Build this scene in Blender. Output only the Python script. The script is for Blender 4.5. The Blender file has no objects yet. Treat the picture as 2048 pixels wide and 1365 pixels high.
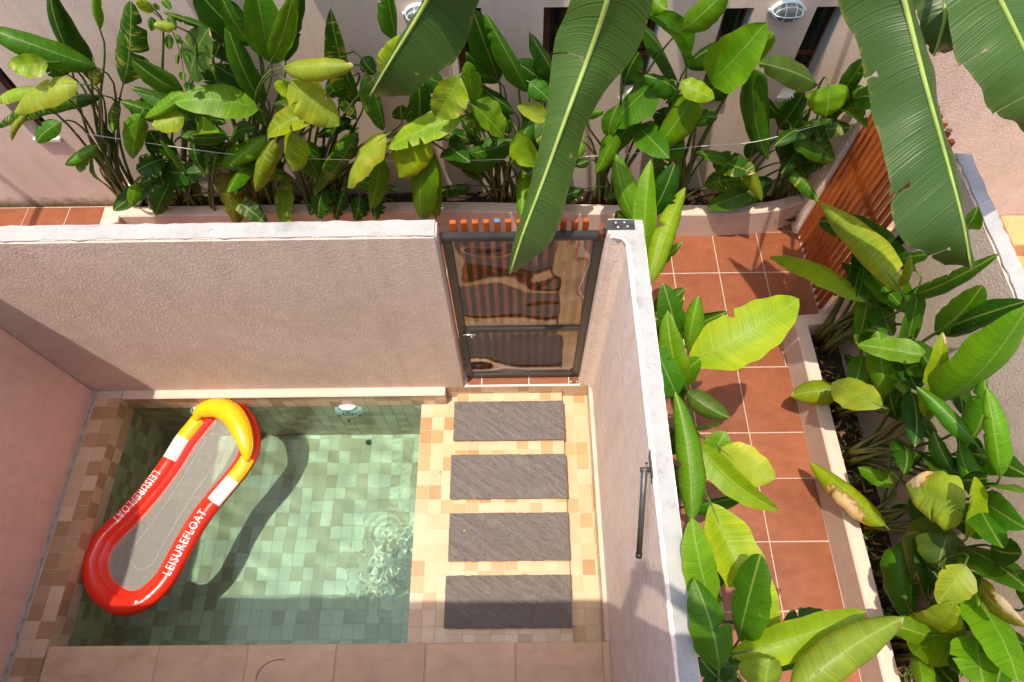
import bpy, bmesh, math, random
import numpy as np
from mathutils import Vector, Matrix
random.seed(11)
S = bpy.context.scene
COL = S.collection

# ------------------------------------------------------------------ camera
F_PX, PITCH, YAW, ROLL, H = 1297.8, math.radians(27.814), math.radians(1.044), math.radians(-1.631), 4.902
def _cam_rot():
    ca, sa = math.cos(PITCH), math.sin(PITCH)
    M = np.stack([np.array([1, 0, 0.]), np.array([0, ca, sa]), np.array([0, -sa, ca])], 1)
    def rz(a):
        c, s = math.cos(a), math.sin(a)
        return np.array([[c, -s, 0], [s, c, 0], [0, 0, 1.]])
    return rz(YAW) @ M @ rz(ROLL)
CR = _cam_rot()
CAM = np.array([0, 0, H])
cd = bpy.data.cameras.new('camera'); cam = bpy.data.objects.new('camera', cd); COL.objects.link(cam)
cd.sensor_fit = 'HORIZONTAL'; cd.sensor_width = 36.0; cd.lens = F_PX * 36 / 2048
cd.clip_start = 0.02; cd.clip_end = 500
mw = Matrix([[*CR[0], 0], [*CR[1], 0], [*CR[2], H], [0, 0, 0, 1]])
cam.matrix_world = mw
S.camera = cam

# ------------------------------------------------------------------ sky, sun, exposure
SUN = np.array([1, .93, -5.62]); SUN = SUN / np.linalg.norm(SUN)     # direction the light travels
elev = math.asin(-SUN[2]); az = math.atan2(-SUN[0], -SUN[1])          # azimuth of the sun, from +Y towards +X
w = bpy.data.worlds.new('World'); S.world = w; w.use_nodes = True
nt = w.node_tree; bg = nt.nodes['Background']
sky = nt.nodes.new('ShaderNodeTexSky'); sky.sky_type = 'NISHITA'; sky.sun_disc = False
sky.sun_elevation = elev; sky.sun_rotation = az; sky.air_density = 1.0; sky.dust_density = 3.2; sky.ozone_density = 1.0
nt.links.new(sky.outputs[0], bg.inputs[0]); bg.inputs[1].default_value = 0.15
sd = bpy.data.lights.new('sun', 'SUN'); sun = bpy.data.objects.new('sun', sd); COL.objects.link(sun)
sd.energy = 2.7; sd.angle = math.radians(0.53); sd.color = (1.0, .90, .74)
sun.rotation_euler = Vector(SUN).to_track_quat('-Z', 'Y').to_euler()
sun.location = (-2, -2, 9)
S.view_settings.view_transform = 'Standard'; S.view_settings.look = 'None'
S.view_settings.exposure = 0.98; S.view_settings.gamma = 1.0
S.cycles.max_bounces = 10; S.cycles.transparent_max_bounces = 24
S.cycles.transmission_bounces = 8
S.cycles.use_denoising = True

# ------------------------------------------------------------------ pixel -> place helpers (photo pixels, 2048 wide)
def ray(x, y): return CR @ np.array([(x - 1024) / F_PX, (682.5 - y) / F_PX, -1.0])
def atz(x, y, z): d = ray(x, y); return CAM + d * ((z - H) / d[2])
def aty(x, y, Y): d = ray(x, y); return CAM + d * (Y / d[1])
def atx(x, y, X): d = ray(x, y); return CAM + d * (X / d[0])
def depth_of(p): return -(CR.T @ (np.array(p) - CAM))[2]

# ------------------------------------------------------------------ object helpers
def tag(o, label=None, cat=None, group=None, kind=None):
    if label: o['label'] = label
    if cat: o['category'] = cat
    if group: o['group'] = group
    if kind: o['kind'] = kind
    return o
def thing(name, loc, label, cat, group=None):
    o = bpy.data.objects.new(name, None); COL.objects.link(o); o.location = tuple(float(c) for c in loc)
    o.empty_display_size = .1
    return tag(o, label, cat, group)
def wpos(o):
    v = Vector((0, 0, 0))
    while o is not None: v = v + o.location; o = o.parent
    return v
def link(o, parent=None, at=(0, 0, 0)):
    COL.objects.link(o)
    o.location = Vector(at) - (wpos(parent) if parent is not None else Vector((0, 0, 0)))
    if parent is not None: o.parent = parent
    return o
def mesh_of(name, V, Fc, mat=None, smooth=False, uv=None):
    me = bpy.data.meshes.new(name)
    me.from_pydata([tuple(map(float, v)) for v in V], [], [tuple(f) for f in Fc])
    if mat: me.materials.append(mat)
    if uv is not None:
        l = me.uv_layers.new(name='UVMap')
        idx = np.empty(len(me.loops), dtype=np.int32); me.loops.foreach_get('vertex_index', idx)
        l.data.foreach_set('uv', np.array(uv, dtype=np.float32)[idx].ravel())
    if smooth: me.polygons.foreach_set('use_smooth', [True] * len(me.polygons))
    me.update()
    return me
def mobj(name, V, Fc, mat, parent=None, smooth=False, uv=None):
    return link(bpy.data.objects.new(name, mesh_of(name, V, Fc, mat, smooth, uv)), parent)
def box_bm(bm, x0, x1, y0, y1, z0, z1):
    m = Matrix.Translation(((x0 + x1) / 2, (y0 + y1) / 2, (z0 + z1) / 2)) @ Matrix.Diagonal((x1 - x0, y1 - y0, z1 - z0, 1))
    return bmesh.ops.create_cube(bm, size=1, matrix=m)['verts']
def bm_obj(name, bm, mat, parent=None, smooth=False, bevel=0, seg=2):
    if bevel: bmesh.ops.bevel(bm, geom=list(bm.edges), offset=bevel, segments=seg, affect='EDGES', clamp_overlap=True)
    me = bpy.data.meshes.new(name); bm.to_mesh(me); bm.free()
    if mat: me.materials.append(mat)
    if smooth: me.polygons.foreach_set('use_smooth', [True] * len(me.polygons))
    return link(bpy.data.objects.new(name, me), parent)
def box(name, x0, x1, y0, y1, z0, z1, mat, parent=None, bevel=0, seg=2):
    bm = bmesh.new(); box_bm(bm, x0, x1, y0, y1, z0, z1)
    return bm_obj(name, bm, mat, parent, False, bevel, seg)
def tube_vf(P, R, seg=8, closed=False, cap=True):
    P = [np.array(p, float) for p in P]; n = len(P)
    V, Fc, UV = [], [], []
    up = np.array([0, 0, 1.]); prev = None; L = 0
    for i, p in enumerate(P):
        if closed: d = P[(i + 1) % n] - P[i - 1]
        else: d = P[min(i + 1, n - 1)] - P[max(i - 1, 0)]
        d = d / (np.linalg.norm(d) + 1e-9)
        if prev is None:
            a = np.cross(d, up)
            if np.linalg.norm(a) < 1e-3: a = np.cross(d, np.array([0, 1., 0]))
        else: a = prev - d * np.dot(prev, d)
        a = a / np.linalg.norm(a); prev = a; b = np.cross(a, d)
        r = R[i] if hasattr(R, '__len__') else R
        if i: L += np.linalg.norm(P[i] - P[i - 1])
        for k in range(seg):
            t = 2 * math.pi * k / seg
            V.append(p + r * (a * math.cos(t) + b * math.sin(t))); UV.append((L, k / seg))
    m = n if closed else n - 1
    for i in range(m):
        for k in range(seg):
            i2 = (i + 1) % n
            Fc.append((i * seg + k, i * seg + (k + 1) % seg, i2 * seg + (k + 1) % seg, i2 * seg + k))
    if cap and not closed:
        Fc.append(tuple(range(seg))[::-1]); Fc.append(tuple((n - 1) * seg + k for k in range(seg)))
    return V, Fc, UV
def tube(name, P, R, mat, parent=None, seg=8, closed=False):
    V, Fc, UV = tube_vf(P, R, seg, closed)
    return mobj(name, V, Fc, mat, parent, True, UV)
def lathe(name, prof, mat, parent, at, rot=None, seg=24, sx=1, sy=1):
    V, Fc = [], []
    for r, z in prof:
        for k in range(seg):
            t = 2 * math.pi * k / seg
            V.append((r * math.cos(t) * sx, r * math.sin(t) * sy, z))
    for i in range(len(prof) - 1):
        for k in range(seg):
            Fc.append((i * seg + k, i * seg + (k + 1) % seg, (i + 1) * seg + (k + 1) % seg, (i + 1) * seg + k))
    Fc.append(tuple((len(prof) - 1) * seg + k for k in range(seg)))
    o = bpy.data.objects.new(name, mesh_of(name, V, Fc, mat, True)); link(o, parent, at)
    if rot: o.rotation_euler = rot
    return o
def smooth_pts(P, n, closed=False):
    P = np.array(P, float); m = len(P); out = []
    for i in range(m if closed else m - 1):
        p0 = P[i - 1] if (closed or i > 0) else 2 * P[0] - P[1]
        p1, p2 = P[i], P[(i + 1) % m]
        p3 = P[(i + 2) % m] if (closed or i + 2 < m) else 2 * P[-1] - P[-2]
        for k in range(n):
            t = k / n
            out.append(.5 * (2 * p1 + (p2 - p0) * t + (2 * p0 - 5 * p1 + 4 * p2 - p3) * t * t + (3 * p1 - p0 - 3 * p2 + p3) * t ** 3))
    if not closed: out.append(P[-1])
    return out

# ------------------------------------------------------------------ materials
class NT:
    def __init__(s, name):
        s.m = bpy.data.materials.new(name); s.m.use_nodes = True; s.t = s.m.node_tree
        s.p = s.t.nodes['Principled BSDF']; s.out = s.t.nodes['Material Output']
    def n(s, typ, **kw):
        nd = s.t.nodes.new(typ)
        for k, v in kw.items():
            if k.startswith('i_'):
                k2 = k[2:]; k2 = int(k2) if k2.isdigit() else k2.replace('_', ' ')
                nd.inputs[k2].default_value = v
            else: setattr(nd, k, v)
        return nd
    def l(s, a, b): s.t.links.new(a, b)
    def coord(s, out='Object'): return s.n('ShaderNodeTexCoord').outputs[out]
    def mapping(s, vec, scale=(1, 1, 1), rot=(0, 0, 0)):
        m = s.n('ShaderNodeMapping'); m.inputs['Scale'].default_value = scale; m.inputs['Rotation'].default_value = rot
        s.l(vec, m.inputs[0]); return m.outputs[0]
    def noise(s, vec, scale, detail=3, rough=.55, dist=0):
        nd = s.n('ShaderNodeTexNoise'); nd.inputs['Scale'].default_value = scale; nd.inputs['Detail'].default_value = detail
        nd.inputs['Roughness'].default_value = rough; nd.inputs['Distortion'].default_value = dist
        if vec is not None: s.l(vec, nd.inputs['Vector'])
        return nd.outputs['Fac']
    def ramp(s, fac, stops, interp='LINEAR'):
        r = s.n('ShaderNodeValToRGB'); r.color_ramp.interpolation = interp
        e = r.color_ramp.elements
        while len(e) < len(stops): e.new(.5)
        for q, (p, c) in zip(e, stops): q.position = p; q.color = (*c, 1) if len(c) == 3 else c
        s.l(fac, r.inputs[0]); return r.outputs[0]
    def mix(s, fac, a, b, mode='MIX'):
        m = s.n('ShaderNodeMix', data_type='RGBA', blend_type=mode)
        for sock, v in ((m.inputs[0], fac), (m.inputs[6], a), (m.inputs[7], b)):
            if hasattr(v, 'is_linked') or hasattr(v, 'links'): s.l(v, sock)
            elif isinstance(v, (int, float)): sock.default_value = v
            else: sock.default_value = (*v, 1) if len(v) == 3 else v
        return m.outputs[2]
    def math(s, op, a, b=None, c=None):
        m = s.n('ShaderNodeMath', operation=op)
        for i, v in enumerate((a, b, c)):
            if v is None: continue
            if isinstance(v, (int, float)): m.inputs[i].default_value = v
            else: s.l(v, m.inputs[i])
        return m.outputs[0]
    def bump(s, h, strength, dist, prev=None):
        b = s.n('ShaderNodeBump'); b.inputs['Strength'].default_value = strength; b.inputs['Distance'].default_value = dist
        s.l(h, b.inputs['Height'])
        if prev is not None: s.l(prev, b.inputs['Normal'])
        return b.outputs[0]
    def set(s, col=None, rough=None, metal=None, normal=None, spec=None, **kw):
        def put(sock, v):
            if v is None: return
            if isinstance(v, (int, float)): s.p.inputs[sock].default_value = v
            elif isinstance(v, tuple): s.p.inputs[sock].default_value = (*v, 1) if len(v) == 3 else v
            else: s.l(v, s.p.inputs[sock])
        put('Base Color', col); put('Roughness', rough); put('Metallic', metal); put('Normal', normal); put('Specular IOR Level', spec)
        for k, v in kw.items(): put(k.replace('_', ' '), v)
        return s.m
MAT = {}
def simple(name, col, rough=.5, metal=0, var=.12, scale=20, bump=0, **kw):
    b = NT(name); c = b.coord(); f = b.noise(c, scale, 4)
    lo = tuple(x * (1 - var) for x in col); hi = tuple(min(1, x * (1 + var)) for x in col)
    nrm = b.bump(b.noise(c, scale * 4, 3), bump, .004) if bump else None
    MAT[name] = b.set(b.ramp(f, [(.3, lo), (.7, hi)]), rough, metal, nrm, **kw); return MAT[name]
def plaster(name, col, kind):
    b = NT(name); c = b.coord()
    big = b.noise(c, 1.3, 4); med = b.noise(c, 9, 5, .6)
    lo = tuple(x * .88 for x in col); hi = tuple(x * 1.07 for x in col)
    col1 = b.ramp(big, [(.3, lo), (.72, hi)])
    st = b.ramp(med, [(.35, (.86, .85, .84)), (.6, (1, 1, 1))])
    colr = b.mix(.55, col1, st, 'MULTIPLY')
    run = b.ramp(b.noise(b.mapping(c, (6, 6, .35)), 1.6, 5, .6), [(.48, (1, 1, 1)), (.72, (.80, .77, .74))])
    blo = b.ramp(b.noise(c, 2.6, 6, .7), [(.42, (1, 1, 1)), (.72, (.86, .84, .82))])
    colr = b.mix(.4, b.mix(.4, colr, run, 'MULTIPLY'), blo, 'MULTIPLY')
    if kind == 'stucco':
        v = b.mapping(c, (1, 1, .8))
        h1 = b.noise(v, 70, 6, .68, .0)
        h2 = b.ramp(h1, [(.38, (0, 0, 0)), (.60, (1, 1, 1))])
        n1 = b.bump(h2, .85, .0058)
        n2 = b.bump(b.noise(c, 210, 2), .5, .002, n1)
        pit = b.ramp(h1, [(.30, (.72, .7, .69)), (.45, (1, 1, 1))])
        colr = b.mix(.6, colr, pit, 'MULTIPLY')
        nrm = n2
    elif kind == 'drag':          # rough-cast dragged along the wall
        v = b.mapping(c, (1, .28, 1))
        h1 = b.noise(v, 80, 2, .5, .2)
        h2 = b.ramp(h1, [(.36, (0, 0, 0)), (.50, (1, 1, 1))])
        pit = b.ramp(h1, [(.36, (.62, .57, .55)), (.45, (1, 1, 1))])
        colr = b.mix(.5, colr, pit, 'MULTIPLY')
        nrm = b.bump(h2, .6, .004)
    else:
        nrm = b.bump(b.noise(c, 70, 3), .35, .003)
    MAT[name] = b.set(colr, .9, 0, nrm, spec=.25); return MAT[name]
PINK = (.80, .63, .535)
plaster('stucco', PINK, 'stucco'); plaster('dragged', (.90, .745, .655), 'drag'); plaster('plaster', (.64, .49, .405), 'smooth')
plaster('rosewall', (.82, .53, .43), 'smooth')
def moss_wall():
    b = NT('mosswall'); c = b.coord(); big = b.noise(c, 1.2, 4)
    col = b.ramp(big, [(.3, (.56, .44, .37)), (.7, (.66, .53, .45))])
    sep = b.n('ShaderNodeSeparateXYZ'); b.l(c, sep.inputs[0])
    z = sep.outputs[2]
    edge = b.math('ADD', b.math('MULTIPLY', b.noise(c, 7, 5, .65), -.26), b.math('ADD', z, .10))
    m = b.ramp(edge, [(.0, (1, 1, 1)), (.12, (0, 0, 0))])
    colr = b.mix(m, col, (.14, .115, .05))
    stain = b.ramp(b.noise(b.mapping(c, (5, 1, .5)), 2.0, 5), [(.5, (1, 1, 1)), (.75, (.8, .77, .74))])
    colr = b.mix(.6, colr, stain, 'MULTIPLY')
    n = b.bump(b.noise(c, 60, 3), .4, .004)
    MAT['mosswall'] = b.set(colr, .9, 0, n, spec=.25)
moss_wall()
def whitecap():
    b = NT('whitecap'); c = b.coord()
    col = b.ramp(b.noise(c, 6, 6, .65), [(.25, (.22, .22, .215)), (.45, (.33, .325, .32)), (.75, (.385, .38, .37))])
    crack = b.n('ShaderNodeTexVoronoi', feature='DISTANCE_TO_EDGE'); crack.inputs['Scale'].default_value = 4
    dv = b.n('ShaderNodeVectorMath', operation='ADD'); nz = b.n('ShaderNodeTexNoise'); nz.inputs['Scale'].default_value = 9; nz.inputs['Detail'].default_value = 5
    b.l(c, nz.inputs['Vector']); b.l(c, dv.inputs[0]); b.l(nz.outputs['Color'], dv.inputs[1]); b.l(dv.outputs[0], crack.inputs['Vector'])
    line = b.ramp(crack.outputs[0], [(0, (1, 1, 1)), (.012, (0, 0, 0))])
    gate = b.ramp(b.noise(c, 5, 3), [(.52, (0, 0, 0)), (.6, (1, 1, 1))])
    cr = b.math('MULTIPLY', line, gate)
    spots = b.ramp(b.noise(c, 42, 4, .7), [(.27, (1, 1, 1)), (.33, (0, 0, 0))])
    dirt = b.math('MAXIMUM', cr, spots)
    colr = b.mix(dirt, col, (.13, .13, .12))
    patch = b.ramp(b.noise(c, 8, 6, .7), [(.62, (0, 0, 0)), (.68, (1, 1, 1))])
    colr = b.mix(b.math('MULTIPLY', patch, .5), colr, (.50, .52, .52))
    MAT['whitecap'] = b.set(colr, .75, 0, b.bump(b.noise(c, 45, 4), .6, .006), spec=.3)
whitecap()
def tile_mat(name, stops, rough=.22, mott=.22, nscale=14, dirt=.5):
    b = NT(name); oi = b.n('ShaderNodeObjectInfo'); ge = b.n('ShaderNodeNewGeometry')
    r = b.math('FRACT', b.math('ADD', oi.outputs['Random'], ge.outputs['Random Per Island']))
    base = b.ramp(r, stops, 'CONSTANT')
    c = b.coord(); off = b.n('ShaderNodeVectorMath', operation='ADD'); cmb = b.n('ShaderNodeCombineXYZ')
    b.l(b.math('MULTIPLY', r, 91.0), cmb.inputs[0]); b.l(b.math('MULTIPLY', r, 37.0), cmb.inputs[1]); b.l(c, off.inputs[0]); b.l(cmb.outputs[0], off.inputs[1])
    v = b.mapping(off.outputs[0], (1, 1.8, 1))
    f = b.noise(v, nscale, 5, .6, .3)
    m = b.ramp(f, [(.3, (1 - mott * 1.6, 1 - mott * 1.9, 1 - mott * 2.2)), (.6, (1, 1, 1))])
    col = b.mix(.8, base, m, 'MULTIPLY')
    wd = b.noise(ge.outputs['Position'], 2.3, 6, .68); fine = b.noise(ge.outputs['Position'], 38, 4, .65)
    col = b.mix(dirt, col, b.ramp(wd, [(.40, (1, 1, 1)), (.75, (.66, .62, .58))]), 'MULTIPLY')
    spk = b.ramp(fine, [(.68, (0, 0, 0)), (.74, (1, 1, 1))])
    col = b.mix(b.math('MULTIPLY', spk, .45 * dirt), col, (.62, .55, .47))
    MAT[name] = b.set(col, b.math('ADD', b.math('MULTIPLY', f, .2), rough - .08), 0, b.bump(f, .08, .003), spec=.45)
T_ = [(.0, (.64, .48, .31)), (.30, (.60, .43, .265)), (.55, (.62, .44, .26)), (.68, (.50, .315, .145)), (.82, (.53, .345, .175)), (.94, (.44, .265, .125))]
tile_mat('pooltile', T_)
tile_mat('copetile', [(.0, (.68, .49, .33)), (.3, (.61, .43, .275)), (.58, (.49, .31, .175)), (.80, (.42, .25, .135))], rough=.3)
tile_mat('floortile', [(.0, (.80, .69, .53)), (.24, (.74, .61, .45)), (.46, (.79, .66, .49)), (.60, (.60, .44, .28)), (.78, (.65, .50, .33)), (.9, (.53, .38, .24))], rough=.3)
tile_mat('terracotta', [(0, (.255, .080, .034)), (.35, (.28, .090, .039)), (.7, (.235, .072, .030))], rough=.42, mott=.13, nscale=3.5, dirt=.9)
tile_mat('decktile', [(0, (.62, .42, .265)), (.4, (.65, .44, .28)), (.7, (.60, .405, .255))], rough=.5, mott=.13, nscale=4)
simple('grout', (.52, .42, .32), .85, scale=30); simple('pathgrout', (.40, .31, .25), .9, scale=30, bump=.3)
simple('whitegrout', (.66, .60, .54), .8)
def slate():
    b = NT('slate'); c = b.coord()
    v = b.mapping(b.mapping(c, (1, 1, 1), (0, 0, math.radians(35))), (1.0, 5.0, 1))
    w1 = b.noise(v, 3.6, 8, .66, 1.6); w2 = b.noise(v, 14, 6, .65, .8)
    # step-like cleft layers: a folded ramp of the stretched noise
    st = b.math('FRACT', b.math('MULTIPLY', w1, 7.0))
    h = b.math('ADD', b.math('MULTIPLY', st, .8), b.math('MULTIPLY', w2, .9))
    col = b.ramp(w2, [(.3, (.130, .112, .103)), (.7, (.168, .147, .136))])
    ln = b.ramp(st, [(0, (.6, .58, .56)), (.08, (1, 1, 1))])
    col = b.mix(.7, col, ln, 'MULTIPLY')
    MAT['slate'] = b.set(col, .62, 0, b.bump(h, .8, .0055), spec=.35)
slate()
simple('blackmetal', (.022, .021, .021), .34, .0, .3, 12, spec=.6); simple('ironplate', (.045, .043, .042), .5, .3, .6, 25)
simple('rust', (.16, .06, .025), .85, 0, .5, 40); simple('screw', (.55, .55, .54), .35, .8)
simple('armgrey', (.085, .085, .085), .45, .4, .2, 20); simple('whiteplastic', (.78, .79, .8), .3, 0, .03)
simple('lamppaint', (.58, .70, .74), .4, 0, .06); simple('frosted', (.16, .16, .15), .25, 0, .4, 9)
simple('darkglass', (.012, .011, .010), .06, 0, .2, 3, spec=.6); simple('redframe', (.09, .022, .014), .5)
simple('reveal', (.40, .46, .48), .8, 0, .06, 5); simple('sill', (.55, .53, .5), .8, 0, .15, 10)
simple('cord', (.62, .60, .54), .7); simple('deadleaf', (.34, .17, .05), .7); simple('rock', (.07, .10, .10), .6)
simple('tan_room', (.45, .25, .1), .6); simple('roomfloor', (.52, .30, .13), .5, 0, .15, 5)
simple('skin', (.45, .28, .2), .6); simple('cloth', (.10, .12, .18), .9); simple('blackplastic', (.02, .02, .02), .4)
def wood(name, cols, scale=1.0):
    b = NT(name); oi = b.n('ShaderNodeObjectInfo'); c = b.coord()
    off = b.n('ShaderNodeVectorMath', operation='ADD'); cmb = b.n('ShaderNodeCombineXYZ')
    b.l(b.math('MULTIPLY', oi.outputs['Random'], 53.0), cmb.inputs[0]); b.l(c, off.inputs[0]); b.l(cmb.outputs[0], off.inputs[1])
    v = b.mapping(off.outputs[0], (14, 14, 1.2))
    f = b.noise(v, 3 * scale, 6, .6, .6)
    col = b.ramp(f, [(.28, cols[0]), (.5, cols[1]), (.75, cols[2])])
    tint = b.ramp(oi.outputs['Random'], [(0, (.75, .72, .7)), (1, (1.0, 1.0, 1.0))])
    col = b.mix(.7, col, tint, 'MULTIPLY')
    MAT[name] = b.set(col, .42, 0, b.bump(f, .2, .003), spec=.4)
wood('slatwood', [(.24, .042, .005), (.38, .080, .009), (.46, .115, .016)])
wood('greywood', [(.16, .10, .06), (.26, .17, .10), (.32, .22, .13)]); wood('bluewood', [(.05, .12, .2), (.08, .2, .32), (.12, .26, .38)])
def soil():
    b = NT('soil'); c = b.coord(); f = b.noise(c, 14, 8, .7); g = b.noise(c, 60, 4, .7)
    col = b.ramp(f, [(.3, (.018, .012, .008)), (.55, (.05, .033, .022)), (.8, (.13, .085, .055))])
    MAT['soil'] = b.set(col, .95, 0, b.bump(b.math('ADD', f, g), 1.0, .03), spec=.2)
soil()
def leafmat():
    b = NT('leaf')
    oi = b.n('ShaderNodeObjectInfo'); uv = b.n('ShaderNodeUVMap'); uv.uv_map = 'UVMap'
    sep = b.n('ShaderNodeSeparateXYZ'); b.l(uv.outputs[0], sep.inputs[0])
    u, v = sep.outputs[0], sep.outputs[1]          # u metres along the midrib, v metres across
    av = b.math('ABSOLUTE', v)
    s = b.math('SUBTRACT', u, b.math('MULTIPLY', av, .35))
    # lateral veins
    cm = b.n('ShaderNodeCombineXYZ'); b.l(s, cm.inputs[0]); b.l(b.math('MULTIPLY', b.math('SIGN', v), 3.0), cm.inputs[1])
    b.l(b.math('MULTIPLY', oi.outputs['Random'], 40.0), cm.inputs[2])
    vein = b.noise(b.mapping(cm.outputs[0], (1, 1, 1)), 130, 2, .5)
    wide = b.noise(cm.outputs[0], 26, 3, .6)
    col = b.mix(1.0, oi.outputs['Color'], b.ramp(vein, [(.25, (.80, .82, .75)), (.7, (1.10, 1.08, 1.05))]), 'MULTIPLY')
    col = b.mix(.7, col, b.ramp(wide, [(.25, (.74, .78, .72)), (.7, (1.12, 1.08, 1.0))]), 'MULTIPLY')
    c = b.coord(); blot = b.noise(c, 6, 4)
    col = b.mix(.55, col, b.ramp(blot, [(.3, (.72, .80, .72)), (.7, (1.15, 1.08, .95))]), 'MULTIPLY')
    # variegation streaks (object alpha)
    cv = b.n('ShaderNodeCombineXYZ'); b.l(s, cv.inputs[0]); b.l(b.math('MULTIPLY', v, .16), cv.inputs[1]); b.l(b.math('MULTIPLY', oi.outputs['Random'], 77.0), cv.inputs[2])
    st = b.noise(cv.outputs[0], 48, 3, .6)
    reg = b.noise(c, 9, 2)
    vg = b.math('MULTIPLY', b.math('MULTIPLY', b.ramp(st, [(.5, (0, 0, 0)), (.6, (1, 1, 1))]), b.ramp(reg, [(.42, (0, 0, 0)), (.62, (1, 1, 1))])), b.math('SUBTRACT', 1.0, oi.outputs['Alpha']))
    col = b.mix(vg, col, (.42, .44, .10))
    bu = b.n('ShaderNodeVertexColor'); bu.layer_name = 'burn'
    bn = b.math('SUBTRACT', b.math('ADD', bu.outputs['Color'], b.math('MULTIPLY', b.noise(c, 30, 4, .6), .9)), .45)
    bm_ = b.math('MULTIPLY', b.ramp(bn, [(.42, (0, 0, 0)), (.55, (1, 1, 1))]), b.math('GREATER_THAN', bu.outputs['Color'], .02))
    col = b.mix(bm_, col, b.ramp(bn, [(.5, (.30, .12, .02)), (.64, (.62, .48, .28)), (.9, (.70, .58, .38))]))
    # midrib
    rib = b.ramp(b.math('SUBTRACT', av, b.math('MULTIPLY', u, -.0)), [(.0018, (1, 1, 1)), (.0045, (0, 0, 0))])
    col = b.mix(b.math('MULTIPLY', rib, .75), col, (.34, .42, .10))
    ev = b.ramp(b.math('ADD', b.math('MULTIPLY', av, 9.0), b.math('MULTIPLY', blot, .6)), [(.75, (0, 0, 0)), (1.15, (1, 1, 1))])
    col = b.mix(b.math('MULTIPLY', ev, .35), col, b.mix(1.0, col, (1.7, 1.25, .6), 'MULTIPLY'))
    # specks and little blemishes
    sp = b.ramp(b.noise(c, 55, 2, .5), [(.73, (0, 0, 0)), (.76, (1, 1, 1))])
    col = b.mix(b.math('MULTIPLY', sp, .7), col, (.40, .36, .16))
    h = b.math('ADD', b.math('MULTIPLY', vein, .5), wide)
    nrm = b.bump(h, .8, .0055)
    pr = b.p
    b.l(col, pr.inputs['Base Color']); pr.inputs['Roughness'].default_value = .42; pr.inputs['Specular IOR Level'].default_value = .26
    b.l(nrm, pr.inputs['Normal'])
    tr = b.n('ShaderNodeBsdfTranslucent'); tc = b.mix(1.0, col, (1.5, 1.35, .45), 'MULTIPLY'); b.l(tc, tr.inputs[0]); b.l(nrm, tr.inputs['Normal'])
    mx = b.n('ShaderNodeMixShader'); mx.inputs[0].default_value = .40
    b.l(pr.outputs[0], mx.inputs[1]); b.l(tr.outputs[0], mx.inputs[2]); b.l(mx.outputs[0], b.out.inputs[0])
    MAT['leaf'] = b.m
leafmat()
def bananamat():
    b = NT('bananaleaf')
    oi = b.n('ShaderNodeObjectInfo'); uv = b.n('ShaderNodeUVMap'); uv.uv_map = 'UVMap'
    sep = b.n('ShaderNodeSeparateXYZ'); b.l(uv.outputs[0], sep.inputs[0]); u, v = sep.outputs[0], sep.outputs[1]
    av = b.math('ABSOLUTE', v); s = b.math('SUBTRACT', u, b.math('MULTIPLY', av, .25))
    cm = b.n('ShaderNodeCombineXYZ'); b.l(s, cm.inputs[0]); b.l(b.math('MULTIPLY', b.math('SIGN', v), 3.0), cm.inputs[1])
    rid = b.noise(cm.outputs[0], 95, 1, .4); wide = b.noise(cm.outputs[0], 9, 3, .6)
    col = b.mix(1, oi.outputs['Color'], b.ramp(rid, [(.3, (.84, .87, .84)), (.65, (1.07, 1.06, 1.04))]), 'MULTIPLY')
    col = b.mix(.8, col, b.ramp(wide, [(.3, (.70, .76, .72)), (.7, (1.15, 1.1, 1.05))]), 'MULTIPLY')
    edge = oi.outputs['Alpha']
    vc = b.n('ShaderNodeVertexColor'); vc.layer_name = 'rim'
    rimn = b.math('MULTIPLY', vc.outputs['Color'], b.ramp(b.noise(b.coord(), 25, 3), [(.45, (0, 0, 0)), (.65, (1, 1, 1))]))
    rimn = b.math('MULTIPLY', rimn, rimn)
    col = b.mix(b.math('MULTIPLY', rimn, .8), col, (.26, .19, .035))
    nrm = b.bump(b.math('ADD', rid, b.math('MULTIPLY', wide, .8)), .55, .010)
    pr = b.p; b.l(col, pr.inputs['Base Color']); pr.inputs['Roughness'].default_value = .42; b.l(nrm, pr.inputs['Normal'])
    tr = b.n('ShaderNodeBsdfTranslucent'); b.l(b.mix(1, col, (1.5, 1.3, .4), 'MULTIPLY'), tr.inputs[0]); b.l(nrm, tr.inputs['Normal'])
    mx = b.n('ShaderNodeMixShader'); mx.inputs[0].default_value = .25
    b.l(pr.outputs[0], mx.inputs[1]); b.l(tr.outputs[0], mx.inputs[2]); b.l(mx.outputs[0], b.out.inputs[0])
    MAT['bananaleaf'] = b.m
bananamat()
simple('bananarib', (.27, .36, .07), .4, 0, .15, 12); simple('brownpatch', (.50, .36, .18), .8, 0, .35, 18)
def stemmat():
    b = NT('stem'); uv = b.n('ShaderNodeUVMap'); uv.uv_map = 'UVMap'; sep = b.n('ShaderNodeSeparateXYZ'); b.l(uv.outputs[0], sep.inputs[0])
    c = b.coord(); oi = b.n('ShaderNodeObjectInfo')
    f = b.noise(b.mapping(c, (12, 12, 2)), 4, 4)
    g = b.ramp(f, [(.3, (.035, .075, .012)), (.7, (.10, .15, .025))])
    k = b.math('ADD', b.math('MULTIPLY', sep.outputs[0], 1.4), b.math('MULTIPLY', f, .9))
    brown = b.ramp(k, [(.55, (1, 1, 1)), (1.15, (0, 0, 0))])
    col = b.mix(b.math('MULTIPLY', brown, b.ramp(oi.outputs['Random'], [(0, (.15, .15, .15)), (1, (.85, .85, .85))])), g, (.24, .095, .03))
    MAT['stem'] = b.set(col, .45, 0, None, spec=.4)
stemmat()
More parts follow.
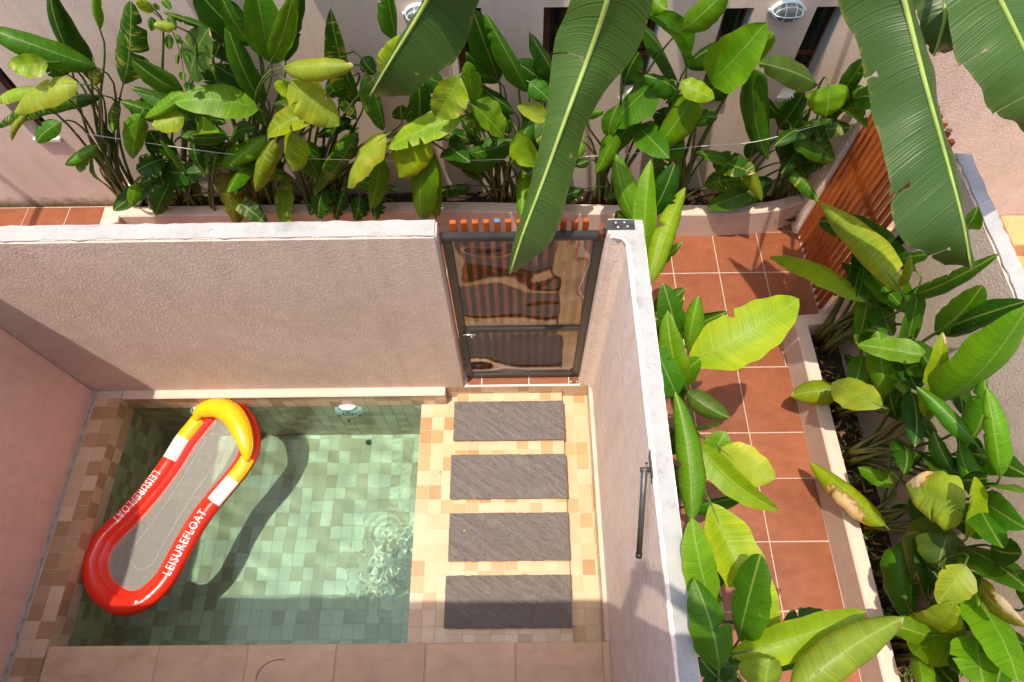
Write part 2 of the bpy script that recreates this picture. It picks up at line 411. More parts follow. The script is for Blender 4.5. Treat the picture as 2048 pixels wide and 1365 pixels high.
def vinyl(name, col):
    b = NT(name); c = b.coord()
    MAT[name] = b.set(b.ramp(b.noise(c, 3, 2), [(.3, tuple(x * .93 for x in col)), (.7, col)]), .24, 0, b.bump(b.noise(c, 16, 4, .55, .8), .28, .010), spec=.5, Coat_Weight=.25, Coat_Roughness=.12)
vinyl('redvinyl', (.80, .026, .008)); vinyl('yellowvinyl', (.86, .47, .008)); vinyl('whitevinyl', (.80, .72, .74)); simple('whiteprint', (.85, .82, .82), .3)
def netmat():
    b = NT('netting'); c = b.coord()
    w1 = b.n('ShaderNodeTexWave'); w1.inputs['Scale'].default_value = 90; b.l(b.mapping(c, (1, 1, 1), (0, 0, .5)), w1.inputs['Vector'])
    w2 = b.n('ShaderNodeTexWave'); w2.inputs['Scale'].default_value = 90; b.l(b.mapping(c, (1, 1, 1), (0, 0, .5 + math.pi / 2)), w2.inputs['Vector'])
    f = b.math('MAXIMUM', w1.outputs['Fac'], w2.outputs['Fac'])
    b.set((.66, .64, .60), .6, spec=.3)
    tp = b.n('ShaderNodeBsdfTransparent'); mx = b.n('ShaderNodeMixShader')
    b.l(b.ramp(f, [(.55, (.17, .17, .17)), (.95, (.36, .36, .36))]), mx.inputs[0])
    b.l(tp.outputs[0], mx.inputs[1]); b.l(b.p.outputs[0], mx.inputs[2]); b.l(mx.outputs[0], b.out.inputs[0])
    MAT['netting'] = b.m
netmat()
def glassmat():
    b = NT('tintglass'); c = b.coord()
    lw = b.n('ShaderNodeLayerWeight'); lw.inputs['Blend'].default_value = .5
    nrm = b.bump(b.noise(b.mapping(c, (1.0, 1, 1.0)), 1.9, 0, .4, .9), .38, .05)
    b.l(nrm, lw.inputs['Normal'])
    tp = b.n('ShaderNodeBsdfTransparent'); tp.inputs[0].default_value = (.52, .44, .385, 1)
    gl = b.n('ShaderNodeBsdfGlossy'); gl.inputs['Roughness'].default_value = .0; gl.inputs[0].default_value = (.95, .95, .95, 1); b.l(nrm, gl.inputs['Normal'])
    mx = b.n('ShaderNodeMixShader'); b.l(b.math('ADD', b.math('MULTIPLY', b.math('POWER', lw.outputs['Facing'], 4.0), .8), .13), mx.inputs[0]); b.l(tp.outputs[0], mx.inputs[1]); b.l(gl.outputs[0], mx.inputs[2]); b.l(mx.outputs[0], b.out.inputs[0])
    MAT['tintglass'] = b.m
glassmat()
def watermat():
    b = NT('water')
    b.t.nodes.remove(b.p)
    g = b.n('ShaderNodeBsdfGlass'); g.inputs['IOR'].default_value = 1.333; g.inputs['Roughness'].default_value = 0.0
    g.inputs[0].default_value = (.69, .95, .90, 1)
    b.l(g.outputs[0], b.out.inputs[0]); MAT['water'] = b.m
watermat()
#@@SECTION2
# ------------------------------------------------------------------ setting: ground, path, pool, walls
WZ = -.222                      # water level
SHZ, BOXZ, SLABZ = -.212, -.142, -.092
FLZ = -1.24
XL, XS, XR = -3.27, -.82, .582   # pool left face, shelf edge, right riser
YB, YD = 2.10, .25               # pool back face, house deck edge
recv = []
g = box('ground', -60, 60, -60, 60, -2.2, -1.9, MAT['soil']); tag(g, 'dark bare ground under the courtyard', kind='structure')

TILE = {}
def tile_mesh(mat, th=.006, bev=.0012):
    key = mat
    if key not in TILE:
        bm = bmesh.new(); box_bm(bm, -.5, .5, -.5, .5, -th, 0)
        for v in bm.verts:
            if v.co.z > -th / 2: v.co.x *= .984; v.co.y *= .984
        me = bpy.data.meshes.new('tile'); bm.to_mesh(me); bm.free(); me.materials.append(MAT[mat]); TILE[key] = me
    return TILE[key]
def lay_tiles(parent, org, ux, uy, us, vs, mat, gap=.003, name='tile', limit=300, jit=.0, prio=None):
    """us, vs = lists of joint positions along ux / uy from org; one object per tile, the overflow in one stuff part"""
    org, ux, uy = Vector(org), Vector(ux), Vector(uy); n = ux.cross(uy)
    R = Matrix((ux, uy, n)).transposed()
    cells = [(a, b, c, d) for a, b in zip(us[:-1], us[1:]) for c, d in zip(vs[:-1], vs[1:])]
    if prio: cells.sort(key=prio)
    me = tile_mesh(mat)
    for (a, b, c, d) in cells[:limit]:
        o = bpy.data.objects.new(name, me); COL.objects.link(o)
        p = org + ux * (a + b) / 2 + uy * (c + d) / 2 + n * random.uniform(-jit, jit)
        e = Matrix.Rotation(random.uniform(-.004, .004), 3, 'X') @ Matrix.Rotation(random.uniform(-.004, .004), 3, 'Y')
        m = (R @ e).to_4x4() @ Matrix.Diagonal((b - a - gap, d - c - gap, 1, 1)); m.translation = p
        o.parent = parent; o.matrix_basis = m; recv.append(o)
    rest = cells[limit:]
    if rest:
        V, Fc = [], []
        for (a, b, c, d) in rest:
            k = len(V); q = gap / 2
            for zz, sh in ((-.006, 0), (0, .0008)):
                for (x, y) in ((a + q + sh, c + q + sh), (b - q - sh, c + q + sh), (b - q - sh, d - q - sh), (a + q + sh, d - q - sh)):
                    V.append(org + ux * x + uy * y + n * zz)
            Fc += [(k + 4, k + 5, k + 6, k + 7), (k, k + 1, k + 5, k + 4), (k + 1, k + 2, k + 6, k + 5), (k + 2, k + 3, k + 7, k + 6), (k + 3, k, k + 4, k + 7)]
        o = mobj('tiling', V, Fc, MAT[mat], parent); o['kind'] = 'stuff'; recv.append(o)
def joints(a, b, step, start=None):
    out = [a]; x = (start if start is not None else a)
    while x > a + 1e-6: x -= step
    x += step
    while x < b - step * .12:
        out.append(x); x += step
    out.append(b); return out
TX, TY, TZ = .0990, .1156, .1056

# pool floor
pf = box('pool_floor', XL - .1, XS + .1, YD - 1.0, YB + .1, FLZ - .15, FLZ - .003, MAT['grout']); tag(pf, kind='structure'); recv.append(pf)
lay_tiles(pf, (0, 0, FLZ), (1, 0, 0), (0, 1, 0), joints(XL, XS, TX), joints(YD - .5, YB, TY), 'floortile', prio=lambda c: (c[2] < YD - .12, c[0] < -2.95))
# pool walls (each a thing with its tiles)
pb = box('pool_wall', XL - .1, -.60, YB + .003, YB + .06, FLZ - .1, -.0215, MAT['grout']); recv.append(pb)
tag(pb, 'tiled pool wall below the pink ledge with two white lights', 'pool wall')
lay_tiles(pb, (0, YB, 0), (1, 0, 0), (0, 0, 1), joints(XL, -.60, TX), [-.0215 - TZ * k for k in range(12, -1, -1)], 'copetile')
pl = box('pool_wall', XL - .06, XL - .003, YD - .6, YB, FLZ - .1, -.008, MAT['grout']); recv.append(pl)
tag(pl, 'tiled pool wall below the brown tile kerb beside the float', 'pool wall')
lay_tiles(pl, (XL, 0, 0), (0, 1, 0), (0, 0, 1), joints(YD - .5, YB, TY), [-.008 - TZ * k for k in range(11, -1, -1)], 'copetile')
ps = box('pool_wall', XS + .003, XS + .05, YD - .6, YB, FLZ - .1, SHZ - .012, MAT['grout']); recv.append(ps)
tag(ps, 'submerged pool wall under the tiled shelf', 'pool wall')
pn = box('pool_wall', XL - .1, XS + .05, YD - .62, YD - .5, FLZ - .1, -.09, MAT['grout']); recv.append(pn)
tag(pn, 'pool wall hidden under the house deck', 'pool wall')

# shelf with its raised strip
sh = box('pool_shelf', XS + .0, XR + .1, YD - .5, 2.165, -.50, SHZ - .003, MAT['grout']); tag(sh, kind='structure'); recv.append(sh)
BX0, BX1 = -.515, .368
lay_tiles(sh, (0, 0, SHZ), (1, 0, 0), (0, 1, 0), joints(XS, BX0 + .001, TX), joints(YD - .12, 2.165, TY, 1.983), 'pooltile')
lay_tiles(sh, (0, 0, SHZ), (1, 0, 0), (0, 1, 0), joints(BX1, XR, TX), joints(YD - .12, 2.165, TY, 1.983), 'pooltile')
st = box('raised_strip', BX0 + .004, BX1 - .004, YD - .12, 2.165, SHZ - .02, BOXZ - .003, MAT['grout']); tag(st, kind='structure'); recv.append(st)
lay_tiles(st, (0, 0, BOXZ), (1, 0, 0), (0, 1, 0), joints(BX0, BX1, TX), joints(YD - .12, 2.165, TY * .62, 2.10), 'pooltile')
lay_tiles(st, (BX1 - .003, 0, 0), (0, 1, 0), (0, 0, 1), joints(YD - .12, 2.16, TY), [SHZ, BOXZ - .004], 'pooltile')
# risers round the shelf
rb = box('riser', -.60, XR + .07, 2.168, 2.20, -.3, -.012, MAT['grout']); tag(rb, 'tiled riser under the gate threshold', 'riser')
lay_tiles(rb, (0, 2.165, 0), (1, 0, 0), (0, 0, 1), joints(-.60, XR, TX), [SHZ, -.118, -.012], 'copetile')
rr = box('riser', XR + .003, XR + .03, YD - .2, 2.165, -.3, -.012, MAT['grout']); tag(rr, 'narrow tiled riser along the foot of the rough side wall', 'riser')
lay_tiles(rr, (XR, 0, 0), (0, -1, 0), (0, 0, 1), [-v for v in joints(YD - .2, 2.165, TY)[::-1]], [SHZ, -.118, -.012], 'copetile')
kb = box('kerb', XR - .004, .62, YD, 2.18, -.02, .0, MAT['plaster'], bevel=.003); tag(kb, 'thin pink kerb along the foot of the rough side wall', 'kerb')

# ledge and left kerb
ld = box('ledge', XL - .0, -.60, 2.092, 2.18, -.022, .0, MAT['plaster'], bevel=.005); tag(ld, 'pink plaster ledge along the foot of the stucco wall above the water', 'ledge'); recv.append(ld)
lk = box('tile_kerb', -3.51, XL - .004, -1.3, 2.165, -.4, -.003, MAT['grout']); tag(lk, 'brown tiled kerb along the shaded rose wall', 'kerb')
lay_tiles(lk, (0, 0, 0), (1, 0, 0), (0, 1, 0), [-3.475, -3.372, XL], joints(-.4, 2.10, TY), 'copetile')
V = []
cem = mobj('cement_strip', [(x, y, z) for y, x in [(y, -3.490 + random.uniform(-.006, .008)) for y in np.linspace(-1, 2.165, 60)] for x, z in ((-3.52, .004), (x, .0025))], [(2 * i, 2 * i + 1, 2 * i + 3, 2 * i + 2) for i in range(59)], simple('cement', (.36, .33, .29), .9, 0, .4, 14, .5), lk)

# house deck
dk = box('deck', XL + .005, .607, -1.5, YD - .004, -.09, -.0085, MAT['grout']); tag(dk, kind='structure')
lay_tiles(dk, (0, 0, -.002), (1, 0, 0), (0, 1, 0), [XL + .005, -2.49, -1.875, -1.266, -.655, -.04, .555, .605], [-1.1, -.42, YD], 'decktile', gap=.004)

# terracotta path
pa = box('path', -6.5, 2.75, 2.20, 4.12, -.4, -.003, MAT['pathgrout']); tag(pa, kind='structure')
pa2 = box('path', .70, 2.36, -1.6, 2.1995, -.4, -.003, MAT['pathgrout']); tag(pa2, kind='structure')
PX = [1.4142 + .4096 * k for k in range(-18, 3)] + [2.62]
lay_tiles(pa, (0, 0, .0), (1, 0, 0), (0, 1, 0), PX, [2.785, 3.2555, 3.70, 4.115], 'terracotta', gap=.0055, jit=.001)
lay_tiles(pa, (0, 0, .0), (1, 0, 0), (0, 1, 0), PX, [2.314, 2.785], 'terracotta', gap=.0055, jit=.001)
lay_tiles(pa2, (0, 0, .0), (1, 0, 0), (0, 1, 0), [.70, .995, 1.4142, 1.8238, 2.26], [-.99, -.52, -.05, .431, .902, 1.372, 1.74, 2.314], 'terracotta', gap=.0055, jit=.001)
th = box('threshold', -.44, .51, 2.166, 2.31, -.3, -.002, MAT['whitegrout']); tag(th, 'terracotta threshold under the glass gate', 'threshold')
lay_tiles(th, (0, 0, .003), (1, 0, 0), (0, 1, 0), [-.42, -.30, .09, .42, .505], [2.178, 2.305], 'terracotta', gap=.006)

# walls
def extrude(name, poly, z0, z1, mat, parent=None, bevel=.0, rag=0, z_jit=0, sub=0):
    P = [Vector((*p, 0)) for p in poly]
    if sub:
        Q = []
        for a, b in zip(P, P[1:] + P[:1]):
            n = max(1, int((b - a).length / sub))
            for k in range(n): Q.append(a.lerp(b, k / n))
        P = Q
    if rag: P = [p + Vector((random.gauss(0, rag), random.gauss(0, rag), 0)) for p in P]
    n = len(P); V = [(p.x, p.y, z0) for p in P] + [(p.x, p.y, z1) for p in P]
    Fc = [tuple(range(n))[::-1], tuple(range(n, 2 * n))] + [(i, (i + 1) % n, n + (i + 1) % n, n + i) for i in range(n)]
    bm = bmesh.new(); vs = [bm.verts.new(v) for v in V]
    for f in Fc: bm.faces.new([vs[i] for i in f])
    if bevel:
        ed = [e for e in bm.edges if all(v.co.z > z1 - 1e-5 for v in e.verts) or (abs(e.verts[0].co.z - e.verts[1].co.z) > .01 and not sub)]
        bmesh.ops.bevel(bm, geom=ed, offset=bevel, segments=3, affect='EDGES', clamp_overlap=True)
    bmesh.ops.triangulate(bm, faces=[f for f in bm.faces if len(f.verts) > 4])
    return bm_obj(name, bm, mat, parent)
WT = 2.03
def cap(parent, poly, z, label=None):
    c = extrude('white_cap', poly, z - .004, z + .0045, MAT['whitecap'], parent, rag=.0035, sub=.05)
    return c
dw = extrude('garden_wall', [(-5.6, 2.165), (-.44, 2.165), (-.44, 2.285), (-5.6, 2.285)], -.001, WT, MAT['stucco'], bevel=.010)
tag(dw, 'long rough pink stucco wall with white painted top behind the pool', 'wall'); recv.append(dw)
cap(dw, [(-5.59, 2.176), (-.450, 2.176), (-.450, 2.279), (-5.59, 2.279)], WT)
rw = extrude('garden_wall', [(.607, -1.6), (.607, 2.12), (.585, 2.155), (.55, 2.165), (.505, 2.165), (.505, 2.285), (.706, 2.285), (.706, -1.6)], -.001, 2.012, MAT['dragged'], bevel=.010)
tag(rw, 'pink side wall with worn white top between the stepping slabs and the terracotta path', 'wall')
cap(rw, [(.622, -1.59), (.622, 2.10), (.600, 2.150), (.530, 2.172), (.512, 2.176), (.512, 2.279), (.700, 2.279), (.700, -1.59)], 2.012)
lw = extrude('garden_wall', [(-3.70, -1.6), (-3.51, -1.6), (-3.51, 2.163), (-3.70, 2.163)], -.3, 2.885, MAT['rosewall'], bevel=.01)
tag(lw, 'tall shaded rose plaster wall beside the tiled kerb and float', 'wall')
bw = extrude('garden_wall', [(2.63, -1.6), (2.735, -1.6), (2.735, 2.80), (2.63, 2.80)], -.2, 1.95, MAT['stucco'], bevel=.012)
tag(bw, 'rough pink boundary wall with chipped white top behind the leaning heliconias', 'wall')
cap(bw, [(2.637, -1.59), (2.726, -1.59), (2.728, 2.775), (2.640, 2.787)], 1.95)

# back house wall with slit windows
YW = 4.12
def wall_with_holes(name, x0, x1, z0, z1, y, th, holes, mat):
    xs = sorted({x0, x1, *[h[0] for h in holes], *[h[1] for h in holes]}); zs = sorted({z0, z1, *[h[2] for h in holes], *[h[3] for h in holes]})
    bm = bmesh.new(); vd = {}
    def vert(x, z):
        if (x, z) not in vd: vd[(x, z)] = bm.verts.new((x, y, z))
        return vd[(x, z)]
    for a, b in zip(xs[:-1], xs[1:]):
        for c, d in zip(zs[:-1], zs[1:]):
            mx, mz = (a + b) / 2, (c + d) / 2
            if any(h[0] < mx < h[1] and h[2] < mz < h[3] for h in holes): continue
            bm.faces.new([vert(a, c), vert(b, c), vert(b, d), vert(a, d)])
    r = bmesh.ops.extrude_face_region(bm, geom=list(bm.faces))
    for v in r['geom']:
        if isinstance(v, bmesh.types.BMVert): v.co.y += th
    bmesh.ops.recalc_face_normals(bm, faces=list(bm.faces))
    return bm_obj(name, bm, mat)
SL = [(-4.07, -3.86, .9, 2.02), (-.42, -.22, 1.24, 2.02), (.21, .41, 1.24, 2.015), (.84, 1.04, 1.24, 2.0), (1.465, 1.67, 1.25, 1.985), (2.10, 2.30, 1.22, 1.985)]
hb = wall_with_holes('house_wall', -6.6, 2.64, -.3, 3.0, YW, .22, SL, MAT['mosswall'])
tag(hb, 'tall pale plaster house wall with narrow slit windows behind the plant bed', 'house wall')
for (a, b, c, d) in SL:
    fr = bmesh.new()
    box_bm(fr, a + .001, a + .055, YW + .12, YW + .16, c, d); box_bm(fr, b - .02, b - .001, YW + .12, YW + .16, c, d)
    box_bm(fr, a + .055, b - .02, YW + .12, YW + .16, d - .03, d); box_bm(fr, a + .055, b - .02, YW + .12, YW + .16, c, c + .05); box_bm(fr, a + .055, b - .02, YW + .12, YW + .16, c + .28, c + .315)
    wf = bm_obj('window', fr, MAT['redframe'], hb)
    box('pane', a + .05, b - .015, YW + .135, YW + .142, c + .03, d - .02, MAT['darkglass'], wf)
    box('reveal', b - .0045, b - .0005, YW + .004, YW + .119, c + .002, d - .002, MAT['reveal'], hb)
    box('sill', a - .012, b + .012, YW - .03, YW + .119, c - .035, c + .001, MAT['sill'], hb, .004)
# terrace slab and body of the back house (outside the view; carries the banana plants)
box_t = box('terrace', -6.6, 2.64, YW + .02, 7.5, 3.004, 3.16, MAT['plaster']); tag(box_t, 'pale roof terrace slab over the slit window wall', 'terrace')
inn = box('house_room', -6.5, 2.6, YW + .6, 7.4, -.3, 2.9, MAT['plaster']); tag(inn, 'dark inner block of the house behind the slit windows', 'house')
pier = extrude('garden_wall', [(2.575, 3.68), (2.66, 3.68), (2.66, 4.119), (2.575, 4.119)], 0, 2.3, MAT['dragged'], bevel=.012)
tag(pier, 'short shaded pink return wall between plant bed and orange slat screen', 'wall')
rh = extrude('house_wall', [(2.70, 3.735), (7.5, 3.735), (7.5, 4.0), (2.70, 4.0)], -.3, 3.6, MAT['stucco'])
tag(rh, 'rough pink stucco house wall beyond the boundary wall and slat screen', 'house wall')
rf = box('neighbour_floor', 2.737, 7.5, -1.6, 3.734, -.4, -.01, MAT['roomfloor']); tag(rf, kind='structure')
nstep = thing('tiled_step', (4.6, 3.45, 0), 'small ochre tiled step at the foot of the neighbouring stucco wall', 'step')
box('step_block', 4.40, 5.6, 3.40, 3.73, -.01, .16, MAT['roomfloor'], nstep, .004); box('step_block', 4.60, 5.6, 3.0, 3.398, -.01, .08, MAT['decktile'], nstep, .004)
box('skirting', 4.2, 4.398, 3.715, 3.733, -.01, .08, MAT['whitegrout'], nstep)

# planters: kerbs and soil
def kerb(name, path, width, z1, mat, label, side=1):
    P = smooth_pts([(*p, 0) for p in path], 6); n = len(P); V = []; rail = []
    for i, p in enumerate(P):
        d = P[min(i + 1, n - 1)] - P[max(i - 1, 0)]; d = d / np.linalg.norm(d); nn = np.array([-d[1], d[0], 0]) * side * width
        q = p + nn; j = random.uniform(-.003, .003)
        prof = [(p, -.02), (p, z1 - .012), (p + nn * .09, z1), (q - nn * .05, z1 + j), (q, z1 - .01), (q, -.02)]
        V += [(a[0], a[1], z) for a, z in prof]
    Fc = [(6 * i + k, 6 * (i + 1) + k, 6 * (i + 1) + k + 1, 6 * i + k + 1) for i in range(n - 1) for k in range(5)]
    Fc += [tuple(range(6)), tuple(6 * (n - 1) + k for k in range(6))[::-1]]
    bm = bmesh.new(); vs = [bm.verts.new(v) for v in V]
    for f in Fc: bm.faces.new([vs[i] for i in f])
    bmesh.ops.recalc_face_normals(bm, faces=list(bm.faces))
    return tag(bm_obj(name, bm, mat), label, 'kerb')
kerb('planter_kerb', [(-3.66, 4.118), (-3.66, 3.80), (-3.655, 3.742), (-3.58, 3.740), (-2, 3.742), (-.7, 3.745), (.7, 3.69), (1.5, 3.668), (2.0, 3.672), (2.35, 3.71), (2.578, 3.79)], .112, .31, MAT['plaster'], 'low pink plaster kerb of the long bed along the house wall')
kerb('planter_kerb', [(2.27, -1.5), (2.262, 0.), (2.255, 1.3), (2.248, 2.2), (2.245, 2.56), (2.28, 2.63), (2.38, 2.645), (2.632, 2.655)], .105, .30, MAT['plaster'], 'low pink plaster kerb of the bed beside the terracotta path', side=-1)
kerb('planter_kerb', [(1.0, -1.5), (1.0, 0.), (1.0, 1.6), (1.0, 2.9)], .08, .16, MAT['plaster'], 'plain low kerb of the bed at the back of the white-topped side wall', side=1)
def soil_patch(name, x0, x1, y0, y1, z, label):
    nx, ny = max(6, int((x1 - x0) / .035)), max(6, int((y1 - y0) / .035))
    V = [(x0 + (x1 - x0) * i / nx, y0 + (y1 - y0) * j / ny, z + random.gauss(0, .008) + .02 * math.sin(i * .31) * math.cos(j * .4)) for j in range(ny + 1) for i in range(nx + 1)]
    Fc = [(j * (nx + 1) + i, j * (nx + 1) + i + 1, (j + 1) * (nx + 1) + i + 1, (j + 1) * (nx + 1) + i) for j in range(ny) for i in range(nx)]
    return tag(mobj(name, V, Fc, MAT['soil'], None, True), kind='structure')
soil_patch('soil', -3.6, 2.6, 3.74, 4.13, .12, '')
soil_patch('soil', 2.30, 2.66, -1.5, 2.64, .13, '')
soil_patch('soil', .70, .98, -1.5, 2.9, .08, '')

# house with balcony (behind and below the viewpoint)
hw = box('house_wall', -3.70, 2.8, -1.9, -1.6, -.3, 2.95, MAT['plaster']); tag(hw, 'pale plaster wall of the house behind the balcony', 'house wall')
bal = thing('balcony', (0, -.9, 2.9), 'plaster balcony with solid parapet overlooking the pool', 'balcony')
box('slab', -3.7, .56, -1.6, -.156, 2.75, 2.95, MAT['plaster'], bal); box('parapet', -3.7, .56, -.30, -.156, 2.951, 4.0, MAT['plaster'], bal)
# beams over the side passage
for yy in (0,):
    bmx = box('beam', -5.235, -5.175, 2.0, 4.125, 3.24, 3.31, MAT['greywood']); tag(bmx, 'grey timber beam running out over the side passage to the house wall', 'beam')

# water
nx, ny = 300, 260
x0, x1, y0, y1 = XL + .0005, XS - .0005, YD - .49, YB - .0005
src = [atz(770, 1150, WZ), atz(735, 1100, WZ), atz(800, 1175, WZ), atz(700, 1060, WZ)]
X, Y = np.meshgrid(np.linspace(x0, x1, nx), np.linspace(y0, y1, ny))
Z = np.full_like(X, WZ)
rng = np.random.RandomState(4)
for k in range(14):
    a = rng.uniform(0, 6.28); lam = rng.uniform(.12, .5); Z += rng.uniform(.00015, .0005) * lam / .3 * np.sin((X * math.cos(a) + Y * math.sin(a)) * 6.283 / lam + rng.uniform(0, 6.28))
for k, p in enumerate(src):
    r = np.hypot(X - p[0], Y - p[1]); lam = (.045, .05, .04, .06)[k]
    Z += (.00022, .00018, .00026, .00014)[k] * np.cos(r * 6.283 / lam + k) * np.exp(-(r / (.22, .2, .16, .25)[k]) ** 2)
for k in range(46):
    a = rng.uniform(0, 6.28); lam = rng.uniform(.035, .08); c = src[0]
    env = np.exp(-(((X - c[0] - .12 * math.sin(k * 2.1)) / .30) ** 2 + ((Y - c[1] - .10 * math.cos(k * 1.7)) / .24) ** 2))
    Z += rng.uniform(.0001, .00028) * env * np.sin((X * math.cos(a) + Y * math.sin(a)) * 6.283 / lam + rng.uniform(0, 6.28))
V = np.stack([X, Y, Z], -1).reshape(-1, 3)
ii = np.arange(ny - 1)[:, None] * nx + np.arange(nx - 1)[None, :]
Fc = np.stack([ii, ii + 1, ii + nx + 1, ii + nx], -1).reshape(-1, 4)
wa = mobj('water', V, Fc.tolist(), MAT['water'], None, True); tag(wa, kind='structure')
try:
    sd.cycles.is_caustics_light = True
    wa.cycles.is_caustics_caster = True
    for o in recv: o.cycles.is_caustics_receiver = True
except Exception as e: print('caustics', e)
#@@SECTION3
# ------------------------------------------------------------------ stepping slabs
def rough_slab(x0, x1, y0, y1, z0, z1, parent, seed):
    rng = random.Random(seed); nx, ny = 26, 12
    V, Fc = [], []
    for j in range(ny + 1):
        for i in range(nx + 1):
            e = (i in (0, nx)) or (j in (0, ny))
            V.append((x0 + (x1 - x0) * i / nx + (rng.gauss(0, .0012) if e else 0), y0 + (y1 - y0) * j / ny + (rng.gauss(0, .0012) if e else 0), z1 - (.002 if e else 0) + rng.gauss(0, .0006)))
    for j in range(ny):
        for i in range(nx): k = j * (nx + 1) + i; Fc.append((k, k + 1, k + nx + 2, k + nx + 1))
    rim = [i for i in range(nx)] + [j * (nx + 1) + nx for j in range(ny)] + [ny * (nx + 1) + i for i in range(nx, 0, -1)] + [j * (nx + 1) for j in range(ny, 0, -1)]
    b0 = len(V); V += [(V[i][0], V[i][1], z0) for i in rim]; m = len(rim)
    Fc += [(rim[(k + 1) % m], rim[k], b0 + k, b0 + (k + 1) % m) for k in range(m)]
    return mobj('slate_piece', V, Fc, MAT['slate'], parent, False)
SLB = [(-.530, .372, 1.735, 2.072, .69), (-.540, .372, 1.262, 1.615, .70), (-.535, .366, .800, 1.153, .31), (-.546, .362, .345, .700, .69)]
names = ['topmost dark slate stepping slab at the foot of the glass gate', 'dark slate stepping slab, second from the glass gate', 'dark slate stepping slab with joint towards the pool, third from the glass gate', 'dark slate stepping slab half in shadow beside the house deck']
for k, (a, b, c, d, fj) in enumerate(SLB):
    t = thing('stepping_slab', ((a + b) / 2, (c + d) / 2, BOXZ), names[k], 'slab', 'slate stepping slabs'); j = a + (b - a) * fj
    box('plinth', a + .006, b - .006, c + .006, d - .006, BOXZ + .001, SLABZ - .016, MAT['pooltile'], t)
    rough_slab(a, j - .0007, c, d, SLABZ - .0165, SLABZ, t, k); rough_slab(j + .0007, b, c, d, SLABZ - .0165, SLABZ, t, k + 20)

# ------------------------------------------------------------------ glass gate
GY = 2.235
gt = thing('glass_gate', (.05, GY, .03), 'black metal framed glass gate backed with wooden slats between the pool walls', 'gate')
gx0, gx1, gz0, gz1 = -.425, .500, .028, 1.925
def bar(name, x0, x1, y0, y1, z0, z1, mat='blackmetal', par=gt, bev=.004): return box(name, x0, x1, y0, y1, z0, z1, MAT[mat], par, bev)
bar('frame_stile', gx0, gx0 + .055, GY, GY + .04, gz0, gz1 - .0405); bar('frame_stile', gx1 - .055, gx1, GY, GY + .04, gz0, gz1 - .0405)
bar('frame_rail', gx0, gx1, GY - .002, GY + .045, gz1 - .04, gz1); bar('frame_rail', gx0 + .0555, gx1 - .0555, GY - .004, GY + .046, .805, .850)
bar('frame_rail', gx0 + .0555, gx1 - .0555, GY - .001, GY + .041, gz0, gz0 + .05)
for (z0, z1) in ((gz0 + .051, .8045), (.8505, gz1 - .0405)):
    gp = box('glass_pane', gx0 + .0555, gx1 - .0555, GY + .014, GY + .020, z0, z1, MAT['tintglass'], gt)
    box('glazing_bead', gx0 + .0556, gx0 + .0676, GY + .0205, GY + .035, z0, z1, MAT['blackmetal'], gp); box('glazing_bead', gx1 - .0676, gx1 - .0556, GY + .0205, GY + .035, z0, z1, MAT['blackmetal'], gp)
lt = tube('latch', [(-.400, GY - .012, .792), (-.30, GY - .012, .792)], .0065, MAT['screw'], gt); box('latch_plate', -.385, -.285, GY - .006, GY - .0005, .778, .806, MAT['blackmetal'], lt)
tube('latch_knob', [(-.33, GY - .012, .792), (-.33, GY - .035, .785)], .005, MAT['screw'], lt)
for k in range(13):
    xc = -.357 + k * (.395 + .357) / 12
    mt = MAT['bluewood'] if k == 4 else (MAT['greywood'] if k == 9 else MAT['slatwood'])
    o = box('slat', xc - .0165, xc + .0165, GY + .050, GY + .078, .06, 1.993 + random.uniform(-.004, .004), MAT['slatwood'], gt, .0015)
    if k in (4, 9): box('slat_end', xc - .0160, xc + .0160, GY + .0505, GY + .0775, 1.9975, 1.9995, mt, o)
# hinge strap on the wall top, pin at the threshold
hg = thing('hinge_strap', (.56, 2.24, 2.02), 'dark rusty hinge strap with four screws on the white wall top', 'hinge')
V = [(.470, 2.238), (.482, 2.262), (.520, 2.270), (.655, 2.270), (.655, 2.205), (.520, 2.205), (.482, 2.212)]
pl_ = extrude('strap', V, 2.0175, 2.0235, MAT['ironplate'], hg)
for (a, b) in ((.552, 2.252), (.600, 2.254), (.562, 2.222), (.615, 2.225)): lathe('screw', [(.0075, 0), (.007, .002), (.004, .0035)], MAT['screw'], pl_, (a, b, 2.0235), seg=12)
tube('pivot', [(.480, 2.235, 1.90), (.480, 2.235, 2.028)], .018, MAT['rust'], hg, 12)
pv = thing('floor_pivot', (.47, 2.20, 0), 'small steel floor pivot plate under the gate corner', 'hinge')
box('plate', .425, .500, 2.180, 2.232, .004, .008, MAT['rust'], pv)
for a in (.438, .488): lathe('bolt', [(.009, 0), (.009, .006), (.006, .010)], MAT['screw'], pv, (a, 2.195, .008), seg=8)

# ------------------------------------------------------------------ closer arm on the side wall
a0, a1 = atx(1289, 940, .575), atx(1278, 1110, .575)
ar = thing('closer_arm', (.6, float(a0[1]), float(a0[2])), 'dark grey tubular arm hinged to a bracket on the rough side wall', 'arm')
tube('arm_tube', [a0, a1], .0145, MAT['armgrey'], ar, 14); e = (a1 - a0) / np.linalg.norm(a1 - a0)
tube('end_cap', [a1 - e * .01, a1 + e * .012], .0165, MAT['blackplastic'], ar, 14)
ar2 = extrude('bracket', [(-.02, -.075), (.02, -.055), (.02, .075), (-.02, .055)], 0, .006, MAT['armgrey'], None)
ar2.rotation_euler = (0, -math.pi / 2, 0); ar2.parent = ar; ar2.location = Vector((.607, a0[1] + .012, a0[2] + .01)) - ar.location; ar2.rotation_euler = (0, math.radians(-90), math.radians(0))
tube('pivot', [(.603, a0[1], a0[2]), (.556, a0[1], a0[2])], .012, MAT['armgrey'], ar, 12)
